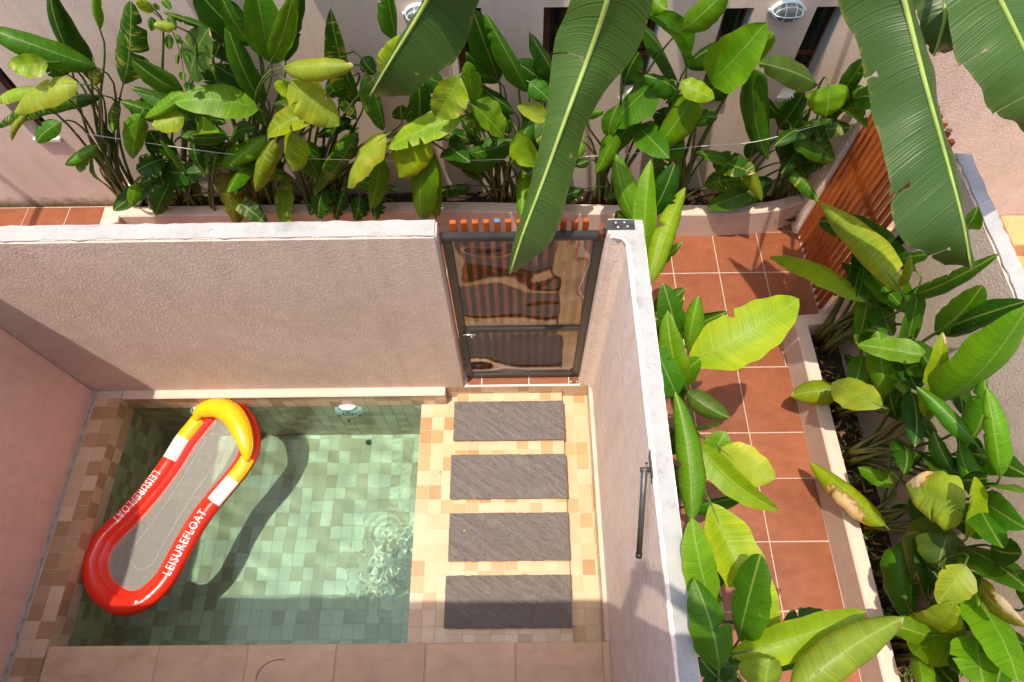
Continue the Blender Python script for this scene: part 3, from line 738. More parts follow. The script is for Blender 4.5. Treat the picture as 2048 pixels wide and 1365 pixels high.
for dz in (-.012, .03): lathe('bolt', [(.006, 0), (.006, .004), (.003, .006)], MAT['blackplastic'], ar2, (.600, a0[1] + .03, a0[2] + dz), (0, -math.pi / 2, 0), 8)

# ------------------------------------------------------------------ slat screen
sc = thing('slat_screen', (2.62, 3.25, 0), 'tall orange wooden slat screen closing the end of the terracotta path', 'screen')
n = 12
for k in range(n):
    y = 2.862 + k * (3.655 - 2.862) / (n - 1); xx = 2.603 + .0 * k
    mt = MAT['slatwood']
    o = box('slat', xx, xx + .036, y - .0155, y + .0155, .025, 1.985 + random.uniform(-.008, .008), mt, sc, .0015)
    if k not in (0,): box('slat_end', xx + .0005, xx + .0355, y - .015, y + .015, o.data.vertices[0].co.z * 0 + 1.9945, 1.9965, MAT['bluewood'] if k == 5 else MAT['greywood'], o)
for z in (.25, 1.0, 1.8): box('rail', 2.646, 2.67, 2.84, 3.69, z, z + .04, MAT['blackmetal'], sc, .002)
box('post', 2.634, 2.668, 3.69, 3.72, .0, 1.96, MAT['blackmetal'], sc, .002)

# ------------------------------------------------------------------ bulkhead wall lamps
def wall_lamp(xc, zc, label):
    t = thing('wall_lamp', (xc, YW, zc), label, 'lamp', 'oval caged wall lamps')
    R0 = (math.radians(90), 0, 0); at = (xc, YW, zc)
    def oval(prof, nm, mat, sx=.115, sy=.072): return lathe(nm, prof, MAT[mat], t, at, R0, 32, sx, sy)
    oval([(1.0, .0), (1.0, .02), (.96, .028), (.86, .030), (.84, .024)], 'base', 'lamppaint')
    oval([(.84, .022), (.82, .05), (.70, .075), (.4, .086), (.05, .088)], 'lens', 'frosted')
    ring = [(xc + .092 * math.cos(a), YW - .060, zc + .052 * math.sin(a)) for a in np.linspace(0, 2 * math.pi, 33)[:-1]]
    cg = tube('cage', ring, .0042, MAT['lamppaint'], t, 6, True)
    for dx in (-.036, .036):
        tube('cage_bar', smooth_pts([(xc + dx, YW - .02, zc - .066), (xc + dx, YW - .075, zc - .048), (xc + dx, YW - .096, zc), (xc + dx, YW - .075, zc + .048), (xc + dx, YW - .02, zc + .066)], 4), .0035, MAT['lamppaint'], cg, 6)
    tube('cage_bar', smooth_pts([(xc - .108, YW - .02, zc), (xc - .085, YW - .078, zc), (xc, YW - .098, zc), (xc + .085, YW - .078, zc), (xc + .108, YW - .02, zc)], 4), .0035, MAT['lamppaint'], cg, 6)
    for sx in (-1, 1): box('lug', xc + sx * .122 - .01, xc + sx * .122 + .01, YW - .022, YW - .002, zc - .01, zc + .01, MAT['lamppaint'], t, .003)
wall_lamp(1.895, 1.975, 'pale blue caged oval lamp between two slit windows near the slat screen'); wall_lamp(-.640, 1.995, 'pale blue caged oval lamp half behind a hanging banana leaf')

# ------------------------------------------------------------------ pool lights and drain stone
def pool_light(xc, zc, label):
    t = thing('pool_light', (xc, YB, zc), label, 'pool light', 'round pool lights'); at = (xc, YB, zc); R0 = (math.radians(90), 0, 0)
    o = lathe('housing', [(.125, 0), (.125, .012), (.110, .038), (.085, .052), (.072, .050), (.068, .042)], MAT['whiteplastic'], t, at, R0, 32)
    lathe('lens', [(.070, .040), (.05, .046), (.005, .048)], MAT['frosted'], t, at, R0, 24)
    for k in range(5): box('lens_rib', xc - .052 + k * .026 - .003, xc - .052 + k * .026 + .003, YB - .056, YB - .044, zc - .05, zc + .05, MAT['whiteplastic'], t)
    for k in range(6):
        a = math.pi * (k + .5) / 3
        box('slot', xc + .099 * math.cos(a) - .009, xc + .099 * math.cos(a) + .009, YB - .048, YB - .028, zc + .099 * math.sin(a) - .008, zc + .099 * math.sin(a) + .008, MAT['armgrey'], o)
    for q in t.children: recv.append(q); q.cycles.is_caustics_receiver = True
pool_light(-1.455, -.325, 'round white pool light on the tiled wall away from the float'); pool_light(-2.70, -.325, 'round white pool light half hidden behind the float head')
bm = bmesh.new(); bmesh.ops.create_icosphere(bm, subdivisions=1, radius=.032)
for v in bm.verts: v.co.x *= .9 + random.random() * .3; v.co.z = max(v.co.z, -.02)
rk = bm_obj('return_fitting', bm, MAT['rock']); p = atz(737, 884, -.95); rk.location = (-1.42, 2.02, FLZ + .02); tag(rk, 'small dark fitting on the pool floor below the white light', 'fitting'); rk.cycles.is_caustics_receiver = True

# ------------------------------------------------------------------ pool float
FZ = WZ + .045
outer = [(233,1231),(198,1213),(174,1185),(165,1147),(169,1115),(193,1068),(237,1024),(281,976),(323,921),(352,875),(374,848),(391,827),(413,805),(437,797),(463,799),(488,809),(510,835),(521,870),(518,906),(500,942),(466,985),(426,1033),(395,1081),(369,1130),(343,1174),(303,1213),(267,1230)]
O = smooth_pts([atz(x, y, FZ) for x, y in outer], 8, True); O = np.array(O)
nO = len(O); ctr = O.mean(0)
def inset(P, d):
    out = []
    for i in range(len(P)):
        t = P[(i + 2) % len(P)] - P[i - 2]; t = t / np.linalg.norm(t); nn = np.array([t[1], -t[0], 0])
        if np.dot(ctr - P[i], nn) < 0: nn = -nn
        out.append(P[i] + nn * d)
    return np.array(out)
TR = .066
C = inset(O, TR); C[:, 2] = FZ
for _ in range(3): C = (np.roll(C, 1, 0) + C * 2 + np.roll(C, -1, 0)) / 4
fl = thing('pool_float', (float(ctr[0]), float(ctr[1]), WZ), 'red inflatable pool lounger with yellow headrest, white bands and grey netting on the water', 'pool float')
seg = 20
Vt = []; frames = []
for i in range(nO):
    t = C[(i + 1) % nO] - C[i - 1]; t = t / np.linalg.norm(t); nn = np.array([t[1], -t[0], 0])
    if np.dot(ctr - C[i], nn) < 0: nn = -nn
    frames.append((t, nn))
    for k in range(seg):
        a = 2 * math.pi * k / seg
        wr = 1 + .006 * math.sin(i * 1.9) * math.sin(a) ** 2
        Vt.append(C[i] + TR * wr * (-nn * math.cos(a) + np.array([0, 0, 1]) * math.sin(a) * .92))
# colour bands along the ring, by index of nearest photo pixel
def near(px):
    p = atz(*px, FZ + .05); return int(np.argmin(np.linalg.norm(C[:, :2] - p[:2], axis=1)))
iA, iB = near((337, 921)), near((364, 878))      # white band, wall side
jA, jB = near((428, 997)), near((458, 957))      # white band, pool side
kA, kB = near((398, 840)), near((497, 915))
def inrng(i, a, b):
    return (i - a) % nO <= (b - a) % nO
cls = []
for i in range(nO):
    if inrng(i, iA, iB): cls.append(1)
    elif inrng(i, jB, jA): cls.append(1)
    elif inrng(i, iB, kA) or inrng(i, kB, jB): cls.append(2)
    else: cls.append(0)
for c_, nm, mat in ((0, 'tube', 'redvinyl'), (1, 'white_band', 'whitevinyl'), (2, 'yellow_band', 'yellowvinyl')):
    F0 = []
    for i in range(nO):
        for k in range(seg):
            a = 2 * math.pi * (k + .5) / seg; top = True
            cc = cls[i]
            if cc and not (math.radians(18) < a < math.radians(158)): cc = 0      # bands only cover the upper side
            if cc != c_: continue
            i2 = (i + 1) % nO; F0.append((i * seg + k, i2 * seg + k, i2 * seg + (k + 1) % seg, i * seg + (k + 1) % seg))
    # split the white bands into two parts
    groups = [F0]
    if c_ == 1:
        groups = [[f for f in F0 if inrng(f[0] // seg, iA, iB)], [f for f in F0 if not inrng(f[0] // seg, iA, iB)]]
    if c_ == 2:
        groups = [[f for f in F0 if inrng(f[0] // seg, iB, kA)], [f for f in F0 if not inrng(f[0] // seg, iB, kA)]]
    for F1 in groups:
        used = sorted({v for f in F1 for v in f}); mp = {v: q for q, v in enumerate(used)}
        mobj(nm, [Vt[v] for v in used], [tuple(mp[v] for v in f) for f in F1], MAT[mat], fl, True)
# flange, netting
I1 = inset(C, TR * .72); I2 = inset(C, TR * .95 + .046); I3 = inset(C, TR * .95 + .053)
for A in (I1, I2, I3):
    for _ in range(4): A[:] = (np.roll(A, 1, 0) + A * 2 + np.roll(A, -1, 0)) / 4
V, Fc = [], []
for i in range(nO):
    V += [(*I1[i][:2], FZ + .025), (*((I1[i] + I2[i]) / 2)[:2], FZ + .012), (*I2[i][:2], FZ - .012), (*I3[i][:2], FZ - .03)]
for i in range(nO):
    for k in range(3): Fc.append((4 * i + k, 4 * ((i + 1) % nO) + k, 4 * ((i + 1) % nO) + k + 1, 4 * i + k + 1))
mobj('flange', V, Fc, MAT['redvinyl'], fl, True)
# netting sags below the water in the middle
axis = atz(445, 830, FZ) - atz(240, 1200, FZ); axis[2] = 0; axis /= np.linalg.norm(axis)
spine = [ctr + axis * s_ for s_ in np.linspace(-.42, .42, 9)]
def to_spine(p):
    s_ = float(np.clip(np.dot(p - ctr, axis), -.42, .42)); return ctr + axis * s_
V, Fc = [], []; rings = 7
for i in range(nO):
    q = to_spine(I2[i]); q = np.array([q[0], q[1], 0])
    for r in range(rings + 1):
        f = r / rings; p = I2[i] * (1 - f) + q * f
        V.append((p[0], p[1], FZ - .012 - .016 * math.sin(f * math.pi / 2)))
for i in range(nO):
    for r in range(rings): Fc.append((i * (rings + 1) + r, ((i + 1) % nO) * (rings + 1) + r, ((i + 1) % nO) * (rings + 1) + r + 1, i * (rings + 1) + r + 1))
net = mobj('netting', V, Fc, MAT['netting'], fl, True)
ring = []
for i in range(0, nO, 2):
    q = to_spine(I2[i]); p = I2[i] * .50 + np.array([q[0], q[1], 0]) * .50; ring.append((p[0], p[1], FZ - .0235))
tube('seam_ring', ring, .0026, MAT['netting'], net, 5, True)
# seam welds where tube and flange meet
tube('seam', [(*p[:2], FZ + .028) for p in inset(C, TR * .74)[::2]], .003, MAT['redvinyl'], fl, 5, True)
# headrest: a fat crescent lying on the head end
hp = smooth_pts([atz(x, y, FZ + .10) for x, y in [(386, 838), (400, 822), (432, 816), (462, 828), (482, 858), (491, 892), (489, 921)]], 5)
hp = [np.array(p) for p in hp]; m = len(hp)
hr = [.012 + .080 * math.sin(math.pi * i / (m - 1)) ** .75 for i in range(m)]
for i, p in enumerate(hp): p[2] = FZ + .055 + .05 * math.sin(math.pi * i / (m - 1))
hd = tube('headrest', hp, hr, MAT['yellowvinyl'], fl, 20)
sm = []
for i, p in enumerate(hp):
    t = hp[min(i + 1, m - 1)] - hp[max(i - 1, 0)]; t = t / np.linalg.norm(t); nn = np.array([t[1], -t[0], 0]); nn = nn / np.linalg.norm(nn)
    if np.dot(p - ctr, nn) < 0: nn = -nn
    sm.append(p + nn * hr[i] * .93 + np.array([0, 0, hr[i] * .3 + .004 * (i % 2)]))
tube('seam', sm, .0035, MAT['yellowvinyl'], hd, 5)
for px in ((388, 1208), (500, 928)):
    pass
vp = near((276, 1207)); lathe('valve', [(.012, 0), (.012, .006), (.006, .010)], MAT['whiteplastic'], fl, tuple(C[vp] + np.array([0, 0, TR * .92 - .002])), seg=12)
vp = near((500, 930)); lathe('valve', [(.010, 0), (.010, .006), (.005, .010)], MAT['whiteplastic'], fl, tuple(C[vp] + np.array([0, 0, TR * .90])), seg=12)
# printed lettering wrapped round the tube
def lettering(i_from, i_to, flip):
    cu = bpy.data.curves.new('lettering', 'FONT'); cu.body = 'LEISUREFLOAT'; cu.size = 1; cu.space_character = 1.12; cu.resolution_u = 2
    ob = bpy.data.objects.new('lettering', cu); COL.objects.link(ob)
    dg = bpy.context.evaluated_depsgraph_get(); dg.update(); me = bpy.data.meshes.new_from_object(ob.evaluated_get(dg)); bpy.data.objects.remove(ob)
    bm = bmesh.new(); bm.from_mesh(me)
    bmesh.ops.triangulate(bm, faces=bm.faces[:]); bmesh.ops.subdivide_edges(bm, edges=[e for e in bm.edges if e.calc_length() > .25], cuts=2)
    xs = [v.co.x for v in bm.verts]; x0, x1 = min(xs), max(xs)
    stp = ((i_to - i_from) % nO); 
    fwd = stp < nO / 2
    N = stp if fwd else (i_from - i_to) % nO
    pts = [C[(i_from + (k if fwd else -k)) % nO] for k in range(N + 1)]
    cum = [0]
    for a, b in zip(pts[:-1], pts[1:]): cum.append(cum[-1] + np.linalg.norm(b - a))
    Lm = cum[-1]
    for v in bm.verts:
        s_ = (v.co.x - x0) / (x1 - x0) * Lm; k = min(max(int(np.searchsorted(cum, s_)) - 1, 0), N - 1)
        f = (s_ - cum[k]) / (cum[k + 1] - cum[k]); p = pts[k] * (1 - f) + pts[k + 1] * f
        t = pts[min(k + 1, N)] - pts[max(k - 1, 0)]; t /= np.linalg.norm(t)
        up_in = np.array([-t[1], t[0], 0])
        h = (v.co.y - .35) * .102 / TR                    # angle across the tube, letter tops towards the middle
        q = p + (TR + .0012) * (up_in * math.sin(h) + np.array([0, 0, 1]) * math.cos(h) * .92)
        v.co = Vector(q)
    return bm_obj('lettering', bm, MAT['whiteprint'], fl)
lettering(near((322, 945)), near((240, 1052)), 0)
lettering(near((326, 1148)), near((409, 1022)), 0)
for o in list(fl.children) + [c for q in fl.children for c in q.children]: o.cycles.is_caustics_receiver = True

# ------------------------------------------------------------------ small things
cw = smooth_pts([aty(x, y, 3.66) for x, y in [(150, 265), (320, 290), (500, 312), (760, 322), (900, 322), (1200, 312), (1400, 293), (1510, 284), (1640, 250)]], 5)
tag(tube('tie_cord', cw, .0028, MAT['cord'], None, 5), 'thin pale cord strung through the stems along the plant bed', 'cord')
wr = smooth_pts([atz(x, y, .004) for x, y in [(511, 1362), (518, 1342), (532, 1328), (552, 1320), (569, 1320)]], 5)
tag(tube('wire', wr, .0018, MAT['blackplastic'], None, 5), 'short curved dark wire lying on the house deck', 'wire')
def litter(px, z, L, label, col='deadleaf', rot=0.):
    p = atz(*px, z); V, Fc = [], []
    for i in range(7):
        t = i / 6; wd = L * .22 * math.sin(math.pi * t) + .0004
        for s_ in (-1, 0, 1): V.append((p[0] + (t - .5) * L * math.cos(rot) - s_ * wd * math.sin(rot), p[1] + (t - .5) * L * math.sin(rot) + s_ * wd * math.cos(rot), z + .003 + .004 * abs(s_) + .006 * (t - .5) ** 2 * 4))
    for i in range(6):
        for s_ in range(2): k = i * 3 + s_; Fc.append((k, k + 1, k + 4, k + 3))
    return tag(mobj('fallen_leaf', V, Fc, MAT[col], None, True), label, 'leaf')
simple('yellowleaf', (.5, .38, .06), .6)
litter((1048, 1152), BOXZ, .065, 'dry brown leaf against the edge of the slab beside the deck', 'deadleaf', .1)
litter((929, 1063), SLABZ, .025, 'tiny yellow leaf on the third slate slab from the gate', 'yellowleaf', .9)
litter((880, 945), SHZ, .022, 'tiny brown leaf on the cream shelf tiles', 'deadleaf', 1.2)
litter((270, 1279), FLZ, .06, 'brown leaf sunk on the pool floor below the deck', 'deadleaf', 1.)
#@@SECTION4
# ------------------------------------------------------------------ foliage
def norm(v): return v / (np.linalg.norm(v) + 1e-9)
TONE = {'d': (.026, .100, .006), 'm': (.054, .172, .007), 'b': (.118, .275, .007), 'y': (.232, .365, .010), 'l': (.275, .370, .036), 'g': (.085, .165, .028), 'r': (.17, .20, .015)}
def prof_helic(t):
    b_ = math.sin(min(1, t / .34) * math.pi / 2) ** .75
    e_ = max(0., 1 - max(0., (t - .34) / .66) ** 2.3) ** .72
    return b_ * e_
def leaf_mesh(B, T, W, n0, bow, side, fold, curl, und, tears=(), lobed=False, NL=20, NW=4, seed=0, roll_in=0.):
    rng = random.Random(seed); B, T = np.array(B, float), np.array(T, float)
    a = T - B; L = np.linalg.norm(a); a = a / L; n = norm(n0 - a * np.dot(n0, a)); s_ = np.cross(n, a)
    ph1, ph2 = rng.uniform(0, 6.28), rng.uniform(0, 6.28); k1, k2 = rng.uniform(5, 10), rng.uniform(9, 17)
    asym = rng.uniform(-.10, .10)
    V, UV, Fc = [], [], []
    for i in range(NL + 1):
        t = i / NL; h = 4 * t * (1 - t)
        c = B + a * L * t + n * bow * L * h + s_ * side * L * h
        hw0 = W / 2 * prof_helic(t)
        tw = roll_in * (t - .3)
        for j in range(-NW, NW + 1):
            v = j / NW; sd_ = 1 if v > 0 else -1; hw = hw0 * (1 + asym * sd_)
            hw *= 1 + .035 * math.sin(k2 * t * 2 + ph2 * sd_)
            if lobed: hw *= .50 + .5 * abs(math.sin(t * 15.5)) ** .6
            for (tt, ss, wd, dp) in tears:
                if ss == sd_ and abs(t - tt) < wd and abs(v) > .1: hw *= 1 - dp * (1 - abs(t - tt) / wd)
            av = abs(v)
            ang = fold * (.35 + .65 * av) + curl * av * av
            off = hw * av
            x = sd_ * off * math.cos(min(1.5, abs(ang))) ; z = -off * math.sin(ang)
            z += und * W * av * math.sin(k1 * t * 2 + ph1 + (1.3 if v > 0 else 0))
            p = c + s_ * (x * math.cos(tw) - z * math.sin(tw)) + n * (z * math.cos(tw) + x * math.sin(tw))
            V.append(p); UV.append((t * L, v * hw0))
    m = 2 * NW + 1
    for i in range(NL):
        for j in range(m - 1): k = i * m + j; Fc.append((k, k + 1, k + m + 1, k + m))
    mid = [V[i * m + NW] for i in range(NL + 1)]
    return V, Fc, UV, mid, n
LEAFN = [0]
def add_leaf(plant, B, T, wpx, tone='m', foot=None, vari=0., roll=None, bow=None, side=None, fold=None, curl=None, lobed=False, tears=None, width=None, stem=True, face=.62, NL=20, burn=None):
    LEAFN[0] += 1; sd0 = LEAFN[0]; rng = random.Random(1000 + sd0 * 7)
    B, T = np.array(B, float), np.array(T, float); mid = (B + T) / 2
    W = width if width else 1.22 * wpx * depth_of(mid) / F_PX
    view = norm(CAM - mid); up = np.array([0, 0, 1.])
    n0 = norm(view * face + up * (1 - face) + np.array([rng.gauss(0, .16), rng.gauss(0, .16), 0]))
    a = norm(T - B); n0 = norm(n0 - a * np.dot(n0, a))
    r = roll if roll is not None else rng.uniform(-.45, .45)
    n0 = n0 * math.cos(r) + np.cross(a, n0) * math.sin(r); W /= max(.55, math.cos(r))
    bow = rng.uniform(.02, .13) if bow is None else bow
    side = rng.uniform(-.05, .05) if side is None else side
    fold = rng.choice([-1, 1, 1]) * rng.uniform(.08, .62) if fold is None else fold
    curl = rng.uniform(-.3, .8) if curl is None else curl
    if tears is None:
        tears = [(rng.uniform(.25, .85), rng.choice([-1, 1]), rng.uniform(.012, .03), rng.uniform(.5, .9)) for _ in range(rng.choice([0, 0, 1, 1, 2, 3]))]
    if burn is None and not lobed and rng.random() < .16: burn = (1.02, rng.uniform(.08, .18), rng.choice([-1, 1]))
    NLx = 34 if (tears or lobed) else NL
    V, Fc, UV, md, n = leaf_mesh(B, T, W, n0, bow, side, fold, curl, rng.uniform(.01, .035), tears, lobed, NLx, 4, sd0, rng.uniform(-.5, .5))
    o = mobj('leaf', V, Fc, MAT['leaf'], plant, True, UV)
    if burn:
        m_ = 9; vals = []
        for i in range(len(V)):
            t_, v_ = (i // m_) / NLx, (i % m_ - 4) / 4
            f_ = max(0., 1 - abs(t_ - burn[0]) / burn[1]) ** .5 * max(0., min(1., .45 + .9 * v_ * burn[2]))
            vals.append(f_)
        ca = o.data.color_attributes.new('burn', 'FLOAT_COLOR', 'POINT'); ca.data.foreach_set('color', np.repeat(np.array(vals, dtype=np.float32), 4))
    c = TONE[tone]; q = rng.uniform(.82, 1.18); hue = rng.uniform(-.12, .12)
    o.color = (c[0] * q * (1 + hue), c[1] * q, c[2] * q * (1 - hue), 1 - vari)
    if stem and foot is not None:
        foot = np.array(foot, float); Lr = np.linalg.norm(B - foot)
        c1 = foot + np.array([0, 0, 1.]) * Lr * .38 + (B - foot) * .12; c2 = B - norm(md[2] - md[0]) * Lr * .16
        P = []
        for k in range(11):
            t = k / 10; P.append((1 - t) ** 3 * foot + 3 * (1 - t) ** 2 * t * c1 + 3 * (1 - t) * t * t * c2 + t ** 3 * B)
        rr = [.0165 - .0115 * (k / 10) ** .8 for k in range(11)]
        # runs on under the midrib
        for k in (2, 5, 9, 13): P.append(md[k] - n * .0025); rr.append(.0046 - .0003 * k)
        st_ = tube('stem', P, rr, MAT['stem'], plant, 7)
    return o
REG = {'A': (0, 0, 700 / 2046), 'B': (600, 0, 700 / 2046), 'C': (1200, 0, 848 / 2048), 'D': (1248, 380, 800 / 2048), 'E': (1248, 765, 800 / 1820)}
def px(reg, x, y): o = REG[reg]; return (o[0] + x * o[2], o[1] + y * o[2])

# --- long bed along the house wall: each clump is a plant; leaves (base, tip, width) read off the photograph
FOOT_Y = 3.93
def back_leaf(plant, foot, reg, bx, by, tx, ty, w, tone='m', dB=None, dT=None, **kw):
    dd = {'d': (.10, .14), 'm': (.20, .26), 'b': (.30, .38), 'y': (.34, .42), 'l': (.40, .46), 'g': (.22, .26), 'r': (.2, .25)}[tone]
    dB = dd[0] if dB is None else dB; dT = dd[1] if dT is None else dT
    sc_ = REG[reg][2]
    B = aty(*px(reg, bx, by), FOOT_Y - dB); T = aty(*px(reg, tx, ty), FOOT_Y - dT)
    B[2] = max(B[2], .33)
    f = np.array(foot) + np.array([random.uniform(-.12, .12), random.uniform(-.07, .07), 0])
    add_leaf(plant, B, T, w * sc_, tone, f, **kw)
BACK = [
 ((286, 398), 'variegated heliconia clump leaning out over the bare end of the house wall', [
  ('A',565,395,-120,150,190,'m',dict(fold=.25,tears=[])), ('A',560,500,290,-60,170,'d',{}), ('A',370,230,280,-40,110,'d',{}), ('A',585,175,550,-60,80,'b',dict(curl=1.0)),
  ('A',720,495,765,5,180,'d',dict(vari=.8,tears=[(.3,-1,.03,.8),(.5,-1,.04,.9),(.62,1,.03,.7),(.8,-1,.03,.8)])),
  ('A',240,515,-40,600,110,'y',dict(vari=1.)), ('A',455,490,85,655,160,'l',dict(vari=.5)), ('A',165,650,68,825,75,'l',dict(curl=.9)), ('A',605,560,-20,750,155,'d',dict(vari=.9)),
  ('A',280,365,45,385,105,'y',dict(vari=1.)), ('A',355,715,215,835,85,'m',{}), ('A',400,440,270,350,130,'d',{}), ('A',550,395,545,505,70,'r',dict(vari=1.)),
  ('A',570,850,378,965,95,'b',{}), ('A',500,900,462,1008,60,'b',{}), ('A',640,905,600,745,95,'d',{}), ('A',590,975,565,880,45,'d',{}), ('A',590,1060,545,900,40,'m',{})]),
 ((400, 402), 'heliconia clump with broad glossy leaves beside the lobed yellow leaf', [
  ('A',1075,545,768,345,135,'m',{}), ('A',1090,548,845,692,105,'b',{}), ('A',1515,640,1018,600,160,'b',dict(fold=.2,tears=[])), ('A',1332,800,1060,800,128,'m',dict(tears=[])),
  ('A',1075,675,888,735,105,'y',dict(vari=.8)), ('A',825,668,775,935,105,'b',dict(tears=[])), ('A',905,60,800,10,95,'y',dict(curl=.8)), ('A',1022,150,900,150,105,'l',dict(curl=.8)),
  ('A',1235,172,955,70,80,'m',dict(curl=1.0)), ('A',1110,460,1225,160,165,'g',{}), ('A',1080,1010,928,812,65,'b',dict(curl=1.1)), ('A',800,1070,765,1210,60,'b',{}),
  ('A',900,660,850,560,110,'d',{}), ('A',1180,690,1100,760,120,'d',{}), ('A',960,900,870,760,120,'d',{})]),
 ((545, 404), 'tall heliconia clump with upright blades and pale drooping leaves', [
  ('A',1548,618,1325,140,138,'m',dict(tears=[])), ('A',1475,262,1140,-70,210,'d',{}), ('A',1472,250,1275,-70,95,'m',{}), ('A',1588,372,1490,-130,195,'m',dict(tears=[])),
  ('A',1592,348,1712,-50,70,'b',dict(roll=.9)), ('A',1668,362,1775,-90,185,'d',{}), ('A',1240,375,1300,545,160,'d',dict(vari=.8)), ('A',1545,565,1248,375,125,'d',{}),
  ('A',1552,798,1345,968,135,'b',{}), ('A',1350,815,1495,745,95,'m',{}), ('A',1610,818,1495,1125,148,'y',dict(vari=1.,tears=[])), ('A',1755,640,1598,605,95,'g',{}), ('A',1512,628,1555,742,78,'m',{}),
  ('A',1725,560,1600,495,95,'y',{}), ('A',1890,655,1565,800,125,'y',dict(vari=.5)), ('A',1720,765,1712,1005,160,'y',dict(vari=.8,tears=[])), ('A',1650,395,2070,385,190,'l',dict(fold=.35,tears=[(.9,1,.03,.6)])),
  ('A',1690,480,1985,735,210,'l',dict(fold=.3)), ('A',1745,830,1865,1055,150,'m',{}), ('A',1560,900,1640,1060,110,'d',{}), ('A',1330,470,1510,400,80,'d',{}), ('A',1250,330,1290,240,110,'d',{})]),
 ((655, 402), 'variegated heliconia clump with pale streaked leaves hanging over the kerb', [
  ('B',362,595,178,45,155,'d',dict(vari=.7)), ('B',335,775,85,1145,175,'m',dict(vari=.7)), ('B',560,240,500,-70,140,'m',{}), ('B',470,430,592,215,115,'y',dict(vari=1.)),
  ('B',390,430,492,768,140,'m',dict(vari=.5)), ('B',360,340,442,435,95,'d',{}), ('B',310,445,155,565,135,'d',{}), ('B',240,555,332,695,95,'d',dict(vari=.8)),
  ('B',505,795,278,1100,158,'l',dict(vari=1.,tears=[])), ('B',472,915,408,1225,112,'b',{}), ('B',948,685,508,868,135,'y',dict(fold=.45)), ('B',742,798,578,1038,160,'y',dict(tears=[])),
  ('B',742,858,718,1292,158,'b',dict(tears=[],fold=.25)), ('B',785,900,805,1285,90,'b',{}), ('B',862,785,748,812,52,'d',{}), ('B',600,700,590,615,95,'d',{}), ('B',130,860,25,1060,120,'d',{}), ('B',300,700,90,800,110,'d',{})]),
 ((1006, 402), 'heliconia clump half covered by the tip of the long banana leaf', [
  ('B',680,745,692,475,130,'d',{}), ('B',935,445,795,690,165,'y',dict(vari=.6)), ('B',1012,612,985,365,125,'b',{}), ('B',1168,482,972,305,115,'d',{}), ('B',1162,475,1008,55,180,'d',{}),
  ('B',1335,542,1078,75,138,'m',dict(tears=[(.85,1,.03,.9),(.75,1,.02,.7)])), ('B',1256,662,1018,490,185,'d',dict(tears=[])), ('B',998,605,1195,805,175,'b',dict(tears=[])), ('B',945,690,1062,815,62,'d',{}), ('B',938,900,1068,1050,90,'d',dict(bow=.18)), ('B',1190,668,1215,785,65,'d',{})]),
 ((1052, 404), 'heliconia clump with dark torn leaves beside a slit window', [
  ('B',1482,582,1252,362,155,'d',{}), ('B',1492,435,1338,182,125,'d',dict(tears=[(.9,-1,.03,.8)])), ('B',1442,690,1268,618,95,'l',{}), ('B',1268,768,1388,975,145,'y',dict(tears=[])), ('B',1392,690,1308,722,95,'d',{}),
  ('B',1340,480,1460,590,110,'m',{}), ('B',1420,850,1340,760,120,'d',{})]),
 ((1208, 402), 'heliconia clump of mid-green leaves under the hanging banana leaves', [
  ('B',1690,938,1602,968,55,'d',{}), ('B',1855,615,1805,808,95,'m',{}), ('C',288,382,52,608,185,'m',dict(tears=[])), ('B',1842,775,1725,1018,140,'b',{}), ('B',1680,692,1775,645,75,'b',{}), ('B',1652,828,1588,945,65,'b',{}),
  ('C',418,332,195,65,155,'m',{}), ('C',372,392,185,115,150,'d',{}), ('C',392,150,615,-50,155,'b',dict(tears=[])), ('C',70,648,18,825,95,'m',{}), ('C',240,-20,322,48,95,'b',{}), ('C',120,400,190,250,120,'d',{})]),
 ((1340, 400), 'tall heliconia clump with a long blade hanging from its top', [
  ('C',530,402,805,105,205,'b',dict(fold=-.4,tears=[])), ('C',420,325,605,212,105,'d',{}), ('C',702,322,838,165,125,'b',{}), ('C',742,332,812,775,175,'m',dict(tears=[],bow=.04)), ('C',462,448,262,725,165,'b',dict(tears=[])),
  ('C',382,472,215,365,115,'m',dict(bow=.2)), ('C',385,400,555,475,85,'y',{}), ('C',440,582,568,568,95,'m',{}), ('C',402,658,255,806,112,'m',{}), ('C',330,520,300,640,100,'d',{})]),
 ((1455, 402), 'young heliconia with a bare broken stem in the long bed', [
  ('C',642,776,462,738,78,'m',dict(tears=[])), ('C',728,815,782,972,88,'y',{}), ('C',726,922,662,848,58,'m',{}), ('C',742,688,718,772,72,'d',{})]),
 ((1560, 402), 'heliconia clump in the bed corner against the short return wall', [
  ('C',1052,412,765,305,118,'g',dict(tears=[(.9,1,.03,.8)])), ('C',1102,412,1088,568,158,'b',dict(curl=.6)), ('C',1150,475,1285,280,158,'m',{}), ('C',918,598,1135,775,125,'m',dict(vari=.6,tears=[])), ('C',1030,632,1178,618,58,'d',{}),
  ('C',892,648,868,772,85,'d',{}), ('C',982,688,902,798,88,'d',{}), ('C',862,622,992,438,125,'d',{}), ('C',872,562,798,478,75,'d',{}), ('C',960,640,1010,540,50,'d',{})]),
]
